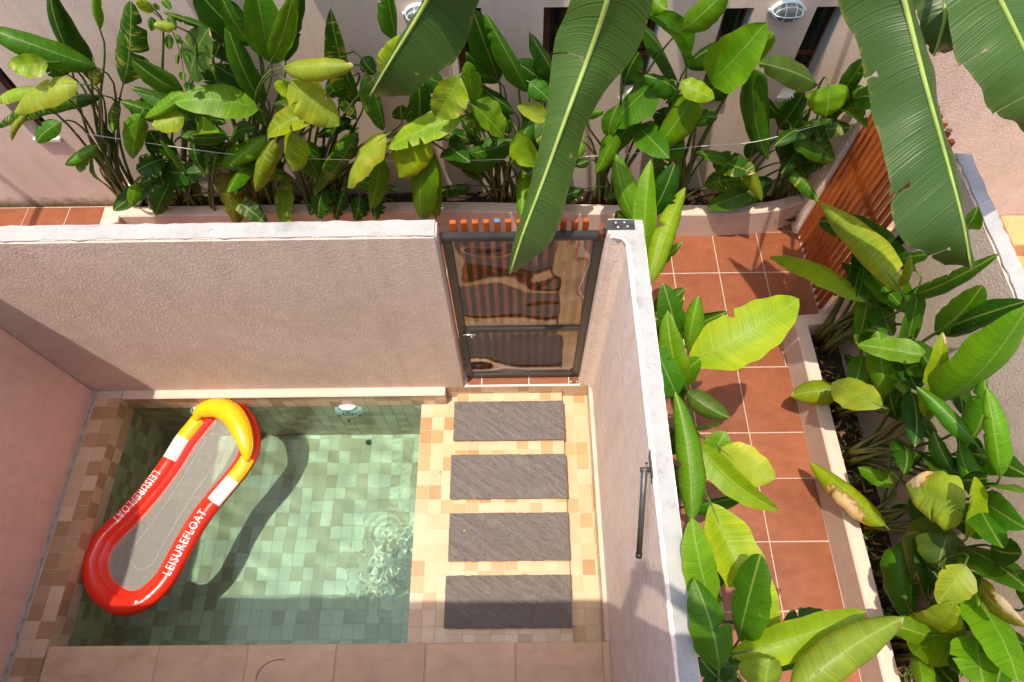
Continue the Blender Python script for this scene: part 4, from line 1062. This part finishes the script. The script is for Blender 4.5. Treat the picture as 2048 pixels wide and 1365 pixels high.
for (fx, fy), lab, lv in BACK:
    f = atz(fx, fy, .13); f[1] = FOOT_Y
    t = thing('heliconia_plant', f, lab, 'plant', 'heliconias in the long bed')
    for L in lv: back_leaf(t, f, *L[:7], **L[7])
    for _ in range(6):
        rg = random; B = np.array([f[0] + rg.gauss(0, .28), FOOT_Y - rg.uniform(.0, .22), rg.uniform(.5, 1.55)])
        if B[0] < -3.3: continue
        dr = norm(np.array([(B[0] - f[0]) * 2.2 + rg.gauss(0, .5), -rg.uniform(.0, .7), rg.uniform(-.6, .8)])); T = B + dr * rg.uniform(.36, .52)
        T[1] = min(T[1], 4.05); T[2] = max(T[2], .36); T[0] = min(T[0], 2.5); B[0] = min(B[0], 2.45)
        add_leaf(t, B, T, 40, rg.choice('ddmmmb'), f + np.array([rg.uniform(-.14, .14), rg.uniform(-.07, .07), 0]), width=rg.uniform(.15, .21), vari=rg.choice([0, 0, .7]))
# lobed philodendrons low in the bed
for fx, lab, lv in [
  (330, 'dark lobed philodendron at the bare end of the bed', [('A',960,930,800,1000,150,'d'), ('A',1000,960,1080,1120,120,'d'), ('A',1000,1060,910,1260,130,'d'), ('A',1040,900,930,880,120,'d'), ('A',860,930,960,1080,140,'d'), ('A',1130,830,1200,1020,110,'d')]),
  (425, 'yellow lobed philodendron leaf bending over the kerb', [('A',1290,1010,1380,1320,215,'r'), ('A',1200,860,1190,1040,60,'g'), ('A',1270,890,1240,1050,55,'g')]),
  (690, 'small dark lobed plants sprawling over the kerb between hanging leaves', [('B',190,1080,100,1275,110,'d'), ('B',260,1110,205,1295,90,'d'), ('B',350,1150,320,1295,130,'d'), ('B',440,1120,440,1290,110,'d'), ('B',90,1180,60,1260,70,'d'), ('A',1890,1080,1860,1280,120,'d')])]:
    f = atz(fx, 404, .13); f[1] = FOOT_Y - .08
    t = thing('philodendron_plant', f, lab, 'plant')
    for (r_, bx, by, tx, ty, w_, tn) in lv: back_leaf(t, f, r_, bx, by, tx, ty, w_, tn, dB=.20, dT=.30, lobed=True, tears=[], fold=.2)
# creeping vine with small leaves on the tall stems
vt = thing('creeping_vine', aty(350, 160, 3.62), 'thin vine of small leaves hanging between the tall heliconias', 'vine')
vp_ = [aty(*px('A', x, y), 3.60) for x, y in [(820, -10), (880, 60), (930, 100), (990, 150), (1030, 240), (1060, 330), (1075, 440), (1100, 520)]]
tube('stem', smooth_pts(vp_, 4), .003, MAT['stem'], vt, 5)
for (x, y, x2, y2) in [(885,100,890,185),(935,60,900,20),(985,90,1030,180),(990,200,990,290),(1030,200,1070,260),(1040,310,1038,380),(1080,310,1110,370),(1070,420,1070,475),(1100,480,1100,530),(1120,510,1150,520),(950,0,1000,60),(820,0,830,50)]:
    add_leaf(vt, aty(*px('A', x, y), 3.59), aty(*px('A', x2, y2), 3.56), 14, 'm', None, stem=False, tears=[])

# --- bed beside the path, against the boundary wall: leaves lean towards the light over the path
def right_leaf(plant, foot, reg, bx, by, tx, ty, w, tone='m', xB=None, xT=None, **kw):
    dd = {'d': (2.52, 2.50), 'm': (2.45, 2.40), 'b': (2.38, 2.28), 'y': (2.34, 2.22), 'l': (2.30, 2.18), 'g': (2.42, 2.36), 'r': (2.4, 2.3)}[tone]
    B = atx(*px(reg, bx, by), xB or dd[0]); T = atx(*px(reg, tx, ty), xT or dd[1])
    B[2] = max(B[2], .36); T[2] = max(T[2], .36)
    f = np.array(foot) + np.array([random.uniform(-.04, .04), random.uniform(-.07, .07), 0])
    add_leaf(plant, B, T, w * REG[reg][2], tone, f, **kw)
RIGHT = [
 (2.40, 'heliconia clump in front of the orange slats with long rolled pale leaves', [
  ('D',1242,572,748,343,125,'y',dict(fold=.35,xT=2.12,tears=[(.52,-1,.015,.8)])), ('D',1425,525,1008,66,165,'l',dict(fold=.5,tears=[(.15,-1,.02,.6)])), ('D',1462,642,1212,395,145,'m',dict(tears=[])), ('D',1252,552,1115,368,115,'d',{}), ('D',1302,722,1288,528,105,'d',{}),
  ('D',1452,532,1918,328,105,'m',dict(tears=[(.4,1,.03,.7),(.6,1,.03,.6)])), ('D',1420,502,1466,328,65,'y',{}), ('D',1395,366,1582,328,65,'m',{}), ('D',1735,195,1812,85,85,'m',{}), ('D',1430,838,1512,488,95,'m',dict(roll=.6)), ('D',1500,420,1000,160,120,'d',dict(xB=2.5,xT=2.35))]),
 (1.86, 'heliconia clump with one broad upright leaf beside the path kerb', [
  ('D',1332,1062,1300,722,148,'b',dict(tears=[])), ('D',1322,1112,1068,985,138,'l',dict(tears=[])), ('D',1102,1030,735,1182,158,'y',dict(tears=[],xT=2.05)), ('D',1218,942,1128,838,85,'d',{}), ('D',1592,732,1835,487,135,'m',{}), ('D',1590,742,2065,568,140,'d',{}),
  ('D',1602,862,1446,918,125,'m',{}), ('D',1140,1110,1100,1010,80,'d',{}), ('D',1340,1145,1580,1285,125,'d',dict(tears=[]))]),
 (1.45, 'heliconia clump with a huge glossy leaf in front of the boundary wall', [
  ('D',1612,1092,2075,585,260,'b',dict(fold=-.2,tears=[])), ('D',1545,1168,1632,728,95,'y',{}), ('D',1720,1335,1845,955,130,'m',{}), ('E',1712,432,1648,25,130,'b',dict(bow=.15)), ('E',1492,402,1408,222,95,'m',{}), ('E',1500,350,1830,425,140,'d',{}), ('E',1650,480,1830,512,95,'b',{}), ('E',1560,712,1592,428,100,'y',{}),
  ('E',1540,330,1640,300,150,'d',dict(xB=2.55,xT=2.5)), ('E',1560,560,1700,700,170,'d',dict(xB=2.55,xT=2.5))]),
 (.98, 'heliconia clump with a scorched brown leaf reaching across the path', [
  ('E',1192,655,735,445,125,'y',dict(tears=[(.62,1,.02,.5)],xT=2.08,burn=(.42,.34,1))), ('E',1552,592,1280,465,205,'l',dict(burn=(.85,.3,-1))), ('E',1222,472,1065,388,70,'b',{}), ('E',1640,540,1830,665,120,'m',{}), ('E',1530,755,1855,955,138,'m',dict(tears=[])), ('E',1300,560,1180,640,50,'d',{})]),
 (.60, 'heliconia clump of broad grey-green leaves over rough dark soil', [
  ('E',1470,655,1320,895,220,'g',dict(tears=[(.7,1,.02,.5)],burn=(.9,.14,1))), ('E',1290,720,1292,1095,195,'m',dict(tears=[])), ('E',1552,828,1425,1005,140,'l',{}), ('E',1590,918,1612,1018,50,'b',{}), ('E',1618,898,1835,1115,80,'r',dict(curl=.8,burn=(.75,.4,1))), ('E',1340,1082,1505,995,138,'y',dict(vari=.9)), ('E',1480,690,1430,860,170,'g',{}), ('E',1500,860,1600,1060,150,'d',dict(xB=2.55,xT=2.5)), ('E',1240,830,1180,760,90,'d',{})]),
 (.20, 'heliconia clump with upright bright leaves at the near end of the path bed', [
  ('E',1562,1160,1288,1158,225,'b',dict(tears=[])), ('E',1330,1228,1365,1385,145,'b',{}), ('E',1558,928,1795,1370,155,'b',dict(tears=[])), ('E',1600,1148,1645,1405,158,'b',{}), ('E',1700,1108,1860,1225,125,'d',{}), ('E',1530,1040,1640,1130,130,'d',dict(xB=2.55,xT=2.5)), ('E',1430,1290,1520,1390,120,'d',{}), ('E',1700,1250,1830,1350,140,'m',{})]),
]
for fy, lab, lv in RIGHT:
    f = np.array([2.46, fy, .14]); t = thing('heliconia_plant', f, lab, 'plant', 'heliconias in the path bed')
    for L in lv: right_leaf(t, f, *L[:7], **L[7])
    for _ in range(6):
        rg = random; B = np.array([2.50 - rg.uniform(0, .12), fy + rg.gauss(0, .16), rg.uniform(.7, 1.7)])
        dr = norm(np.array([-rg.uniform(0, .35), rg.gauss(0, .7), rg.uniform(-.4, .7)])); T = B + dr * rg.uniform(.28, .42); T[0] = min(T[0], 2.56); T[1] = min(T[1], 2.7)
        add_leaf(t, B, T, 40, rg.choice('ddmmb'), f + np.array([rg.uniform(-.05, .05), rg.uniform(-.08, .08), 0]), width=rg.uniform(.13, .18))

# --- bed behind the side wall: blades rise above the white wall top and bend over the path
def near_leaf(plant, foot, reg, bx, by, tx, ty, w, tone='m', zB=1.75, dz=.08, **kw):
    B = atz(*px(reg, bx, by), zB); T = atz(*px(reg, tx, ty), zB + dz)
    f = np.array(foot) + np.array([random.uniform(-.05, .05), random.uniform(-.08, .08), 0])
    add_leaf(plant, B, T, w * REG[reg][2], tone, f, **kw)
NEAR = [
 (2.62, 'heliconia with three upright torn leaves behind the hinge end of the side wall', [
  ('C',200,1120,78,742,135,'b',dict(zB=1.5,dz=.35,tears=[])), ('C',222,1255,245,770,105,'b',dict(zB=1.6,dz=.45,tears=[])), ('C',242,1370,412,905,135,'y',dict(zB=1.7,dz=.2,tears=[(.55,1,.03,.95),(.8,1,.03,.95),(.86,1,.02,.8)])), ('C',150,1075,78,1022,65,'m',dict(zB=1.4))]),
 (1.95, 'heliconia with one wide pale leaf stretched out over the terracotta path', [
  ('D',335,888,895,558,230,'y',dict(zB=1.62,dz=.22,fold=-.12,tears=[(.46,1,.03,.55)])), ('D',330,832,382,543,125,'b',dict(zB=1.6,dz=.3,tears=[])), ('D',312,1002,222,618,115,'b',dict(zB=1.7,dz=.35,tears=[])), ('D',272,765,200,478,125,'m',dict(zB=1.55,dz=.35)), ('D',272,1052,152,775,125,'m',dict(zB=1.75,dz=.25)), ('D',318,1028,543,1168,115,'g',dict(zB=1.5,dz=.0,tears=[]))]),
 (1.35, 'heliconia with a tall arching leaf bending over the white wall top', [
  ('E',305,645,232,42,180,'b',dict(zB=1.85,dz=.18,fold=.35,tears=[(.45,1,.02,.5)])), ('E',338,272,708,582,100,'y',dict(zB=1.75,dz=-.05,roll=.5)), ('E',440,300,690,440,140,'l',dict(zB=1.7,dz=.0)), ('E',402,322,462,225,95,'b',dict(zB=1.65))]),
 (.85, 'heliconia with a broad yellow-green leaf behind the worn part of the wall top', [
  ('E',395,550,700,1155,185,'y',dict(zB=1.85,dz=-.02,tears=[(.62,-1,.02,.6)])), ('E',402,1032,308,615,125,'b',dict(zB=1.95,dz=.2,tears=[])), ('E',520,1178,622,780,175,'m',dict(zB=1.95,dz=.3,tears=[(.45,1,.015,.6)])), ('E',432,1315,318,895,175,'m',dict(zB=2.05,dz=.15,fold=.5))]),
 (.35, 'heliconia with huge pale rolled leaves low over the path', [
  ('E',478,1242,1108,1042,140,'y',dict(zB=2.0,dz=.05,fold=.6,tears=[])), ('E',470,1292,975,1188,118,'m',dict(zB=1.9,dz=.0)), ('E',755,1425,1275,1070,235,'l',dict(zB=2.15,dz=.08,fold=.4,curl=.5,tears=[])), ('E',640,1425,662,1258,205,'l',dict(zB=2.1,dz=.1)), ('E',715,1105,945,1068,118,'d',dict(zB=1.8,dz=.0)), ('E',452,1370,348,1258,95,'d',dict(zB=1.9)), ('E',520,1330,420,1240,90,'d',dict(zB=1.7))]),
]
for fy, lab, lv in NEAR:
    f = np.array([.86, fy, .09]); t = thing('heliconia_plant', f, lab, 'plant', 'heliconias behind the side wall')
    for L in lv: near_leaf(t, f, *L[:7], **L[7])
    for _ in range(4):
        rg = random; B = np.array([.88 + rg.uniform(-.06, .12), fy + rg.gauss(0, .14), rg.uniform(.9, 1.6)])
        dr = norm(np.array([rg.uniform(-.1, .45), rg.gauss(0, .5), rg.uniform(.1, .9)])); T = B + dr * rg.uniform(.28, .42); T[0] = max(T[0], .80)
        add_leaf(t, B, T, 40, rg.choice('dmmbb'), f + np.array([rg.uniform(-.05, .05), rg.uniform(-.08, .08), 0]), width=rg.uniform(.13, .18))

# scorched patch on the leaf that reaches across the path is part of that leaf's clump; weeds and litter in the beds
def ground_cover(name, pts, label):
    V, Fc = [], []
    for (x, y, z) in pts:
        for k in range(random.randint(5, 9)):
            a = random.uniform(0, 6.28); l = random.uniform(.018, .045); e = random.uniform(.2, 1.1); w_ = l * .22
            d = np.array([math.cos(a) * math.cos(e), math.sin(a) * math.cos(e), math.sin(e)]); s_ = np.array([-math.sin(a), math.cos(a), 0])
            c = np.array([x, y, z]); i0 = len(V)
            V += [c, c + d * l * .55 + s_ * w_, c + d * l, c + d * l * .55 - s_ * w_]; Fc.append((i0, i0 + 1, i0 + 2, i0 + 3))
    o = mobj(name, V, Fc, MAT['leaf'], None, False, [(.02 * (i % 4), .01 * (i % 2)) for i in range(len(V))]); o.color = (.05, .14, .02, 1); return tag(o, label, kind='stuff')
pts = []
for cx_, n_ in ((atz(555, 400, .13)[0], 26), (atz(590, 400, .13)[0], 18), (2.42, 22), (2.5, 16), (atz(700, 400, .13)[0], 14), (.5, 6)):
    for _ in range(n_): pts.append((cx_ + random.gauss(0, .09), 3.84 + random.gauss(0, .05), .135 + random.random() * .05))
for _ in range(60): pts.append((2.46 + random.gauss(0, .06), random.uniform(0, 2.4), .14 + random.random() * .02))
ground_cover('weeds', pts, 'small green weeds scattered on the soil of the beds')
V, Fc = [], []
for _ in range(420):
    if random.random() < .55: c = np.array([random.uniform(-3.4, 2.5), random.uniform(3.78, 4.05), .14])
    else: c = np.array([random.uniform(2.36, 2.6), random.uniform(0, 2.5), .15])
    a = random.uniform(0, 6.28); l = random.uniform(.02, .09); w_ = random.uniform(.003, .012); d = np.array([math.cos(a), math.sin(a), random.uniform(-.1, .35)]); s_ = np.array([-math.sin(a), math.cos(a), random.uniform(-.3, .3)])
    i0 = len(V); V += [c, c + d * l * .5 + s_ * w_ + np.array([0, 0, .006]), c + d * l, c + d * l * .5 - s_ * w_]; Fc.append((i0, i0 + 1, i0 + 2, i0 + 3))
tag(mobj('leaf_litter', V, Fc, MAT['deadleaf']), 'dry brown leaf litter on the soil of the beds', kind='stuff')

# ------------------------------------------------------------------ banana plants on the terrace, leaves hanging into view
def banana_leaf(plant, rib, left, right, tone, N=64, M=10, name='leaf', tears=()):
    """rib/left/right: lists of 3D points (base to tip)"""
    def rs(P):
        P = smooth_pts(P, 10); d = np.r_[0, np.cumsum([np.linalg.norm(b - a) for a, b in zip(P[:-1], P[1:])])]; t = np.linspace(0, d[-1], N)
        P = np.array(P); return np.stack([np.interp(t, d, P[:, k]) for k in range(3)], 1)
    R_, A_, B_ = rs(rib), rs(left), rs(right); V, UV, Fc, rim = [], [], [], []
    Lr = np.linalg.norm(R_[-1] - R_[0])
    for i in range(N):
        for j in range(-M, M + 1):
            f = abs(j) / M; E_ = (A_ if j < 0 else B_)[i]; p = R_[i] * (1 - f) + E_ * f
            wd = np.linalg.norm(E_ - R_[i]); p = p + np.array([0, 0, 1]) * (.10 * wd * math.sin(math.pi * f) + .018 * f * math.sin(i * .33 + (2 if j < 0 else 0)) * min(1, wd * 5) + .005 * f * math.sin(i * .83))
            V.append(p); UV.append((i / N * Lr, (j / M) * wd)); rim.append(1.0 if abs(j) == M else 0.)
    m = 2 * M + 1; skip = set()
    for (ti, sdv, f0) in tears:
        for j in range(1, M + 1):
            f = j / M
            if f <= f0: continue
            q = (f - f0) / (1 - f0); ka, kb_ = ti * m + M + sdv * j, (ti + 1) * m + M + sdv * j; md = (V[ka] + V[kb_]) / 2
            V[ka] = md + (V[ka] - md) * (.1 + .55 * q) - np.array([0, 0, .012 * q]); V[kb_] = md + (V[kb_] - md) * (.1 + .55 * q) + np.array([0, 0, .006 * q])
            skip.add((ti, M + sdv * j - (1 if sdv > 0 else 0)))
    for i in range(N - 1):
        for j in range(m - 1):
            if (i, j) in skip: continue
            k = i * m + j; Fc.append((k, k + 1, k + m + 1, k + m))
    me = mesh_of(name, V, Fc, MAT['bananaleaf'], True, UV)
    ca = me.color_attributes.new('rim', 'FLOAT_COLOR', 'POINT'); ca.data.foreach_set('color', np.repeat(np.array(rim, dtype=np.float32), 4))
    o = link(bpy.data.objects.new(name, me), plant); o.color = (*tone, 1)
    tube('midrib', [p - np.array([0, 0, .002]) for p in R_[::3]], [.014 - .009 * i / (N / 3) for i in range(len(R_[::3]))], MAT['bananarib'], o, 8)
    return R_[0]
def Zs(pts, z0, z1, drop=0.):
    n_ = len(pts); return [atz(x, y, z0 + (z1 - z0) * k / (n_ - 1) - drop) for k, (x, y) in enumerate(pts)]
def banana_plant(loc, label):
    t = thing('banana_plant', loc, label, 'banana plant', 'banana plants on the terrace')
    tube('pseudostem', smooth_pts([(loc[0], loc[1], loc[2]), (loc[0] + .02, loc[1] - .02, loc[2] + .4), (loc[0] + .03, loc[1] - .08, loc[2] + .85)], 5), [.085 - .004 * k for k in range(11)], MAT['stem'], t, 12)
    return t, np.array([loc[0] + .03, loc[1] - .08, loc[2] + .8])
def petiole(plant, top, P0):
    P = [top, top * .6 + P0 * .4 + np.array([0, 0, .22]), top * .25 + P0 * .75 + np.array([0, 0, .16]), P0]
    tube('petiole', smooth_pts(P, 5), [.022 - .0005 * k for k in range(16)], MAT['bananarib'], plant, 8)
BG, BG2 = (.048, .105, .016), (.060, .125, .018)
b1, top1 = banana_plant((.35, 4.6, 3.165), 'banana plant on the roof terrace with two long leaves hanging before the gate')
P0 = banana_leaf(b1, Zs([(1240,-110),(1215,0),(1180,105),(1130,240),(1085,365),(1045,470),(1020,548)], 3.35, 1.98), Zs([(1165,-110),(1140,0),(1108,95),(1090,240),(1062,360),(1030,475),(1016,546)], 3.35, 1.98, .06),
  Zs([(1345,-110),(1308,0),(1268,110),(1178,238),(1142,365),(1105,475),(1030,549)], 3.35, 1.98, .09), BG2, tears=[(19, -1, .1), (36, 1, .72), (47, -1, .6)]); petiole(b1, top1, P0)
P0 = banana_leaf(b1, Zs([(915,-105),(878,-40),(855,0),(810,75),(770,140),(740,192)], 3.30, 2.42), Zs([(900,-105),(868,-45),(846,-2),(802,72),(765,138),(738,190)], 3.30, 2.42, .02),
  Zs([(1010,-100),(975,-45),(958,5),(925,95),(850,172),(762,200)], 3.30, 2.42, .10), BG, tears=[(45, 1, .75)]); petiole(b1, top1, P0)
b2, top2 = banana_plant((2.15, 4.7, 3.165), 'banana plant on the roof terrace with broad dark leaves hanging before the slat screen')
P0 = banana_leaf(b2, Zs([(1772,-130),(1808,0),(1850,165),(1888,300),(1925,440),(1942,537)], 3.30, 2.20), Zs([(1640,-130),(1680,10),(1738,180),(1772,350),(1808,480),(1890,530)], 3.30, 2.20, .10),
  Zs([(1800,-130),(1832,0),(1868,165),(1902,300),(1932,440),(1946,536)], 3.30, 2.20, .09), BG, tears=[(22, -1, .82), (41, -1, .72), (57, -1, .55)]); petiole(b2, top2, P0)
P0 = banana_leaf(b2, Zs([(1940,-120),(1985,-30),(2040,80),(2085,180),(2110,290)], 3.30, 2.65), Zs([(1820,-110),(1880,5),(1925,130),(1985,215),(2060,275)], 3.30, 2.65, .08),
  Zs([(2060,-130),(2105,-40),(2150,70),(2170,170),(2130,290)], 3.30, 2.65, .10), BG2, tears=[(30, -1, .6), (47, -1, .35)]); petiole(b2, top2, P0)
P0 = banana_leaf(b2, Zs([(1880,-90),(1888,-30),(1890,30),(1880,75),(1868,112)], 3.05, 2.75), Zs([(1830,-90),(1825,-20),(1835,40),(1850,85),(1862,110)], 3.05, 2.75, .05),
  Zs([(1950,-90),(1960,-20),(1945,40),(1910,95),(1872,113)], 3.05, 2.75, .08), BG); petiole(b2, top2, P0)
# more of their leaves arch out above the bed, over the frame
def arch_leaf(plant, top, az_, reach, z_mid, z_tip, W, tone):
    d = np.array([math.sin(az_), -math.cos(az_), 0]); s_ = np.array([d[1], -d[0], 0])
    rib = [top + d * reach * .22 + np.array([0, 0, .22]), top + d * reach * .5 + np.array([0, 0, .28 + z_mid]), top + d * reach * .78 + np.array([0, 0, .16 + z_mid]), top + d * reach + np.array([0, 0, z_tip])]
    hw = [.04, W, W * .9, .01]
    Lf = [p - s_ * h - np.array([0, 0, h * .35]) for p, h in zip(rib, hw)]; Rt = [p + s_ * h - np.array([0, 0, h * .35]) for p, h in zip(rib, hw)]
    P0 = banana_leaf(plant, rib, Lf, Rt, tone, 40, 5); tube('petiole', [top, (top + P0) / 2 + np.array([0, 0, .03]), P0], [.02, .018, .015], MAT['bananarib'], plant, 8)
b3, top3 = banana_plant((-1.75, 4.65, 3.165), 'banana plant on the roof terrace above the variegated heliconias')
for pl_, tp_, args in ((b1, top1, (-.75, 1.5, .05, -.35, .20)), (b1, top1, (.65, 1.25, .05, -.25, .19)), (b2, top2, (-.55, 1.3, .0, -.35, .20)), (b3, top3, (.25, 1.35, .05, -.3, .20)), (b3, top3, (-.7, 1.4, .05, -.3, .19)), (b3, top3, (1.0, 1.5, .1, -.2, .18)), (b3, top3, (-1.2, 1.5, .1, -.2, .18))):
    arch_leaf(pl_, tp_, *args, BG2)

# ------------------------------------------------------------------ the person on the balcony whose shadow falls on the side wall
def skin_body(name, J, E, mat, label):
    me = bpy.data.meshes.new(name); me.from_pydata([j[0] for j in J], E, []); o = bpy.data.objects.new(name, me); COL.objects.link(o)
    m = o.modifiers.new('Skin', 'SKIN'); sv = me.skin_vertices[0].data
    for i, j in enumerate(J): sv[i].radius = (j[1], j[2] if len(j) > 2 else j[1])
    sv[0].use_root = True; sub = o.modifiers.new('Sub', 'SUBSURF'); sub.levels = 1; sub.render_levels = 2
    me.materials.append(MAT[mat]); return tag(o, label, 'person')
fx, fz = .22, 2.952
J = [((fx, -.52, fz + .95), .15, .11), ((fx, -.49, fz + 1.15), .135, .10), ((fx, -.44, fz + 1.36), .165, .105), ((fx - .01, -.40, fz + 1.46), .06), ((fx - .02, -.36, fz + 1.52), .052), ((fx - .03, -.32, fz + 1.62), .078, .092), ((fx - .03, -.31, fz + 1.70), .06),
     ((fx - .17, -.42, fz + 1.42), .065), ((fx - .30, -.34, fz + 1.60), .048), ((fx - .25, -.16, fz + 1.83), .038), ((fx - .23, -.11, fz + 1.91), .034),
     ((fx + .17, -.42, fz + 1.42), .065), ((fx + .22, -.28, fz + 1.64), .048), ((fx - .08, -.15, fz + 1.86), .038), ((fx - .15, -.11, fz + 1.92), .034),
     ((fx - .10, -.53, fz + .86), .095), ((fx - .12, -.55, fz + .48), .062), ((fx - .12, -.58, fz + .09), .045), ((fx - .12, -.46, fz + .045), .038),
     ((fx + .10, -.53, fz + .86), .095), ((fx + .12, -.55, fz + .48), .062), ((fx + .12, -.58, fz + .09), .045), ((fx + .12, -.46, fz + .045), .038)]
E = [(0, 1), (1, 2), (2, 3), (3, 4), (4, 5), (5, 6), (2, 7), (7, 8), (8, 9), (9, 10), (2, 11), (11, 12), (12, 13), (13, 14), (0, 15), (15, 16), (16, 17), (17, 18), (0, 19), (19, 20), (20, 21), (21, 22)]
pe = skin_body('person', J, E, 'cloth', 'person in dark clothes leaning over the balcony parapet and holding up a camera')
cmr = thing('hand_camera', (.03, -.10, 4.88), 'black hand-held camera raised over the balcony parapet', 'camera')
box('camera_body', -.06, .09, -.135, -.07, 4.85, 4.95, MAT['blackplastic'], cmr, .006)
lathe('camera_lens', [(.035, 0), (.035, .03), (.03, .045)], MAT['blackplastic'], cmr, (.0, -.07, 4.90), (math.radians(-90), 0, 0), 16)
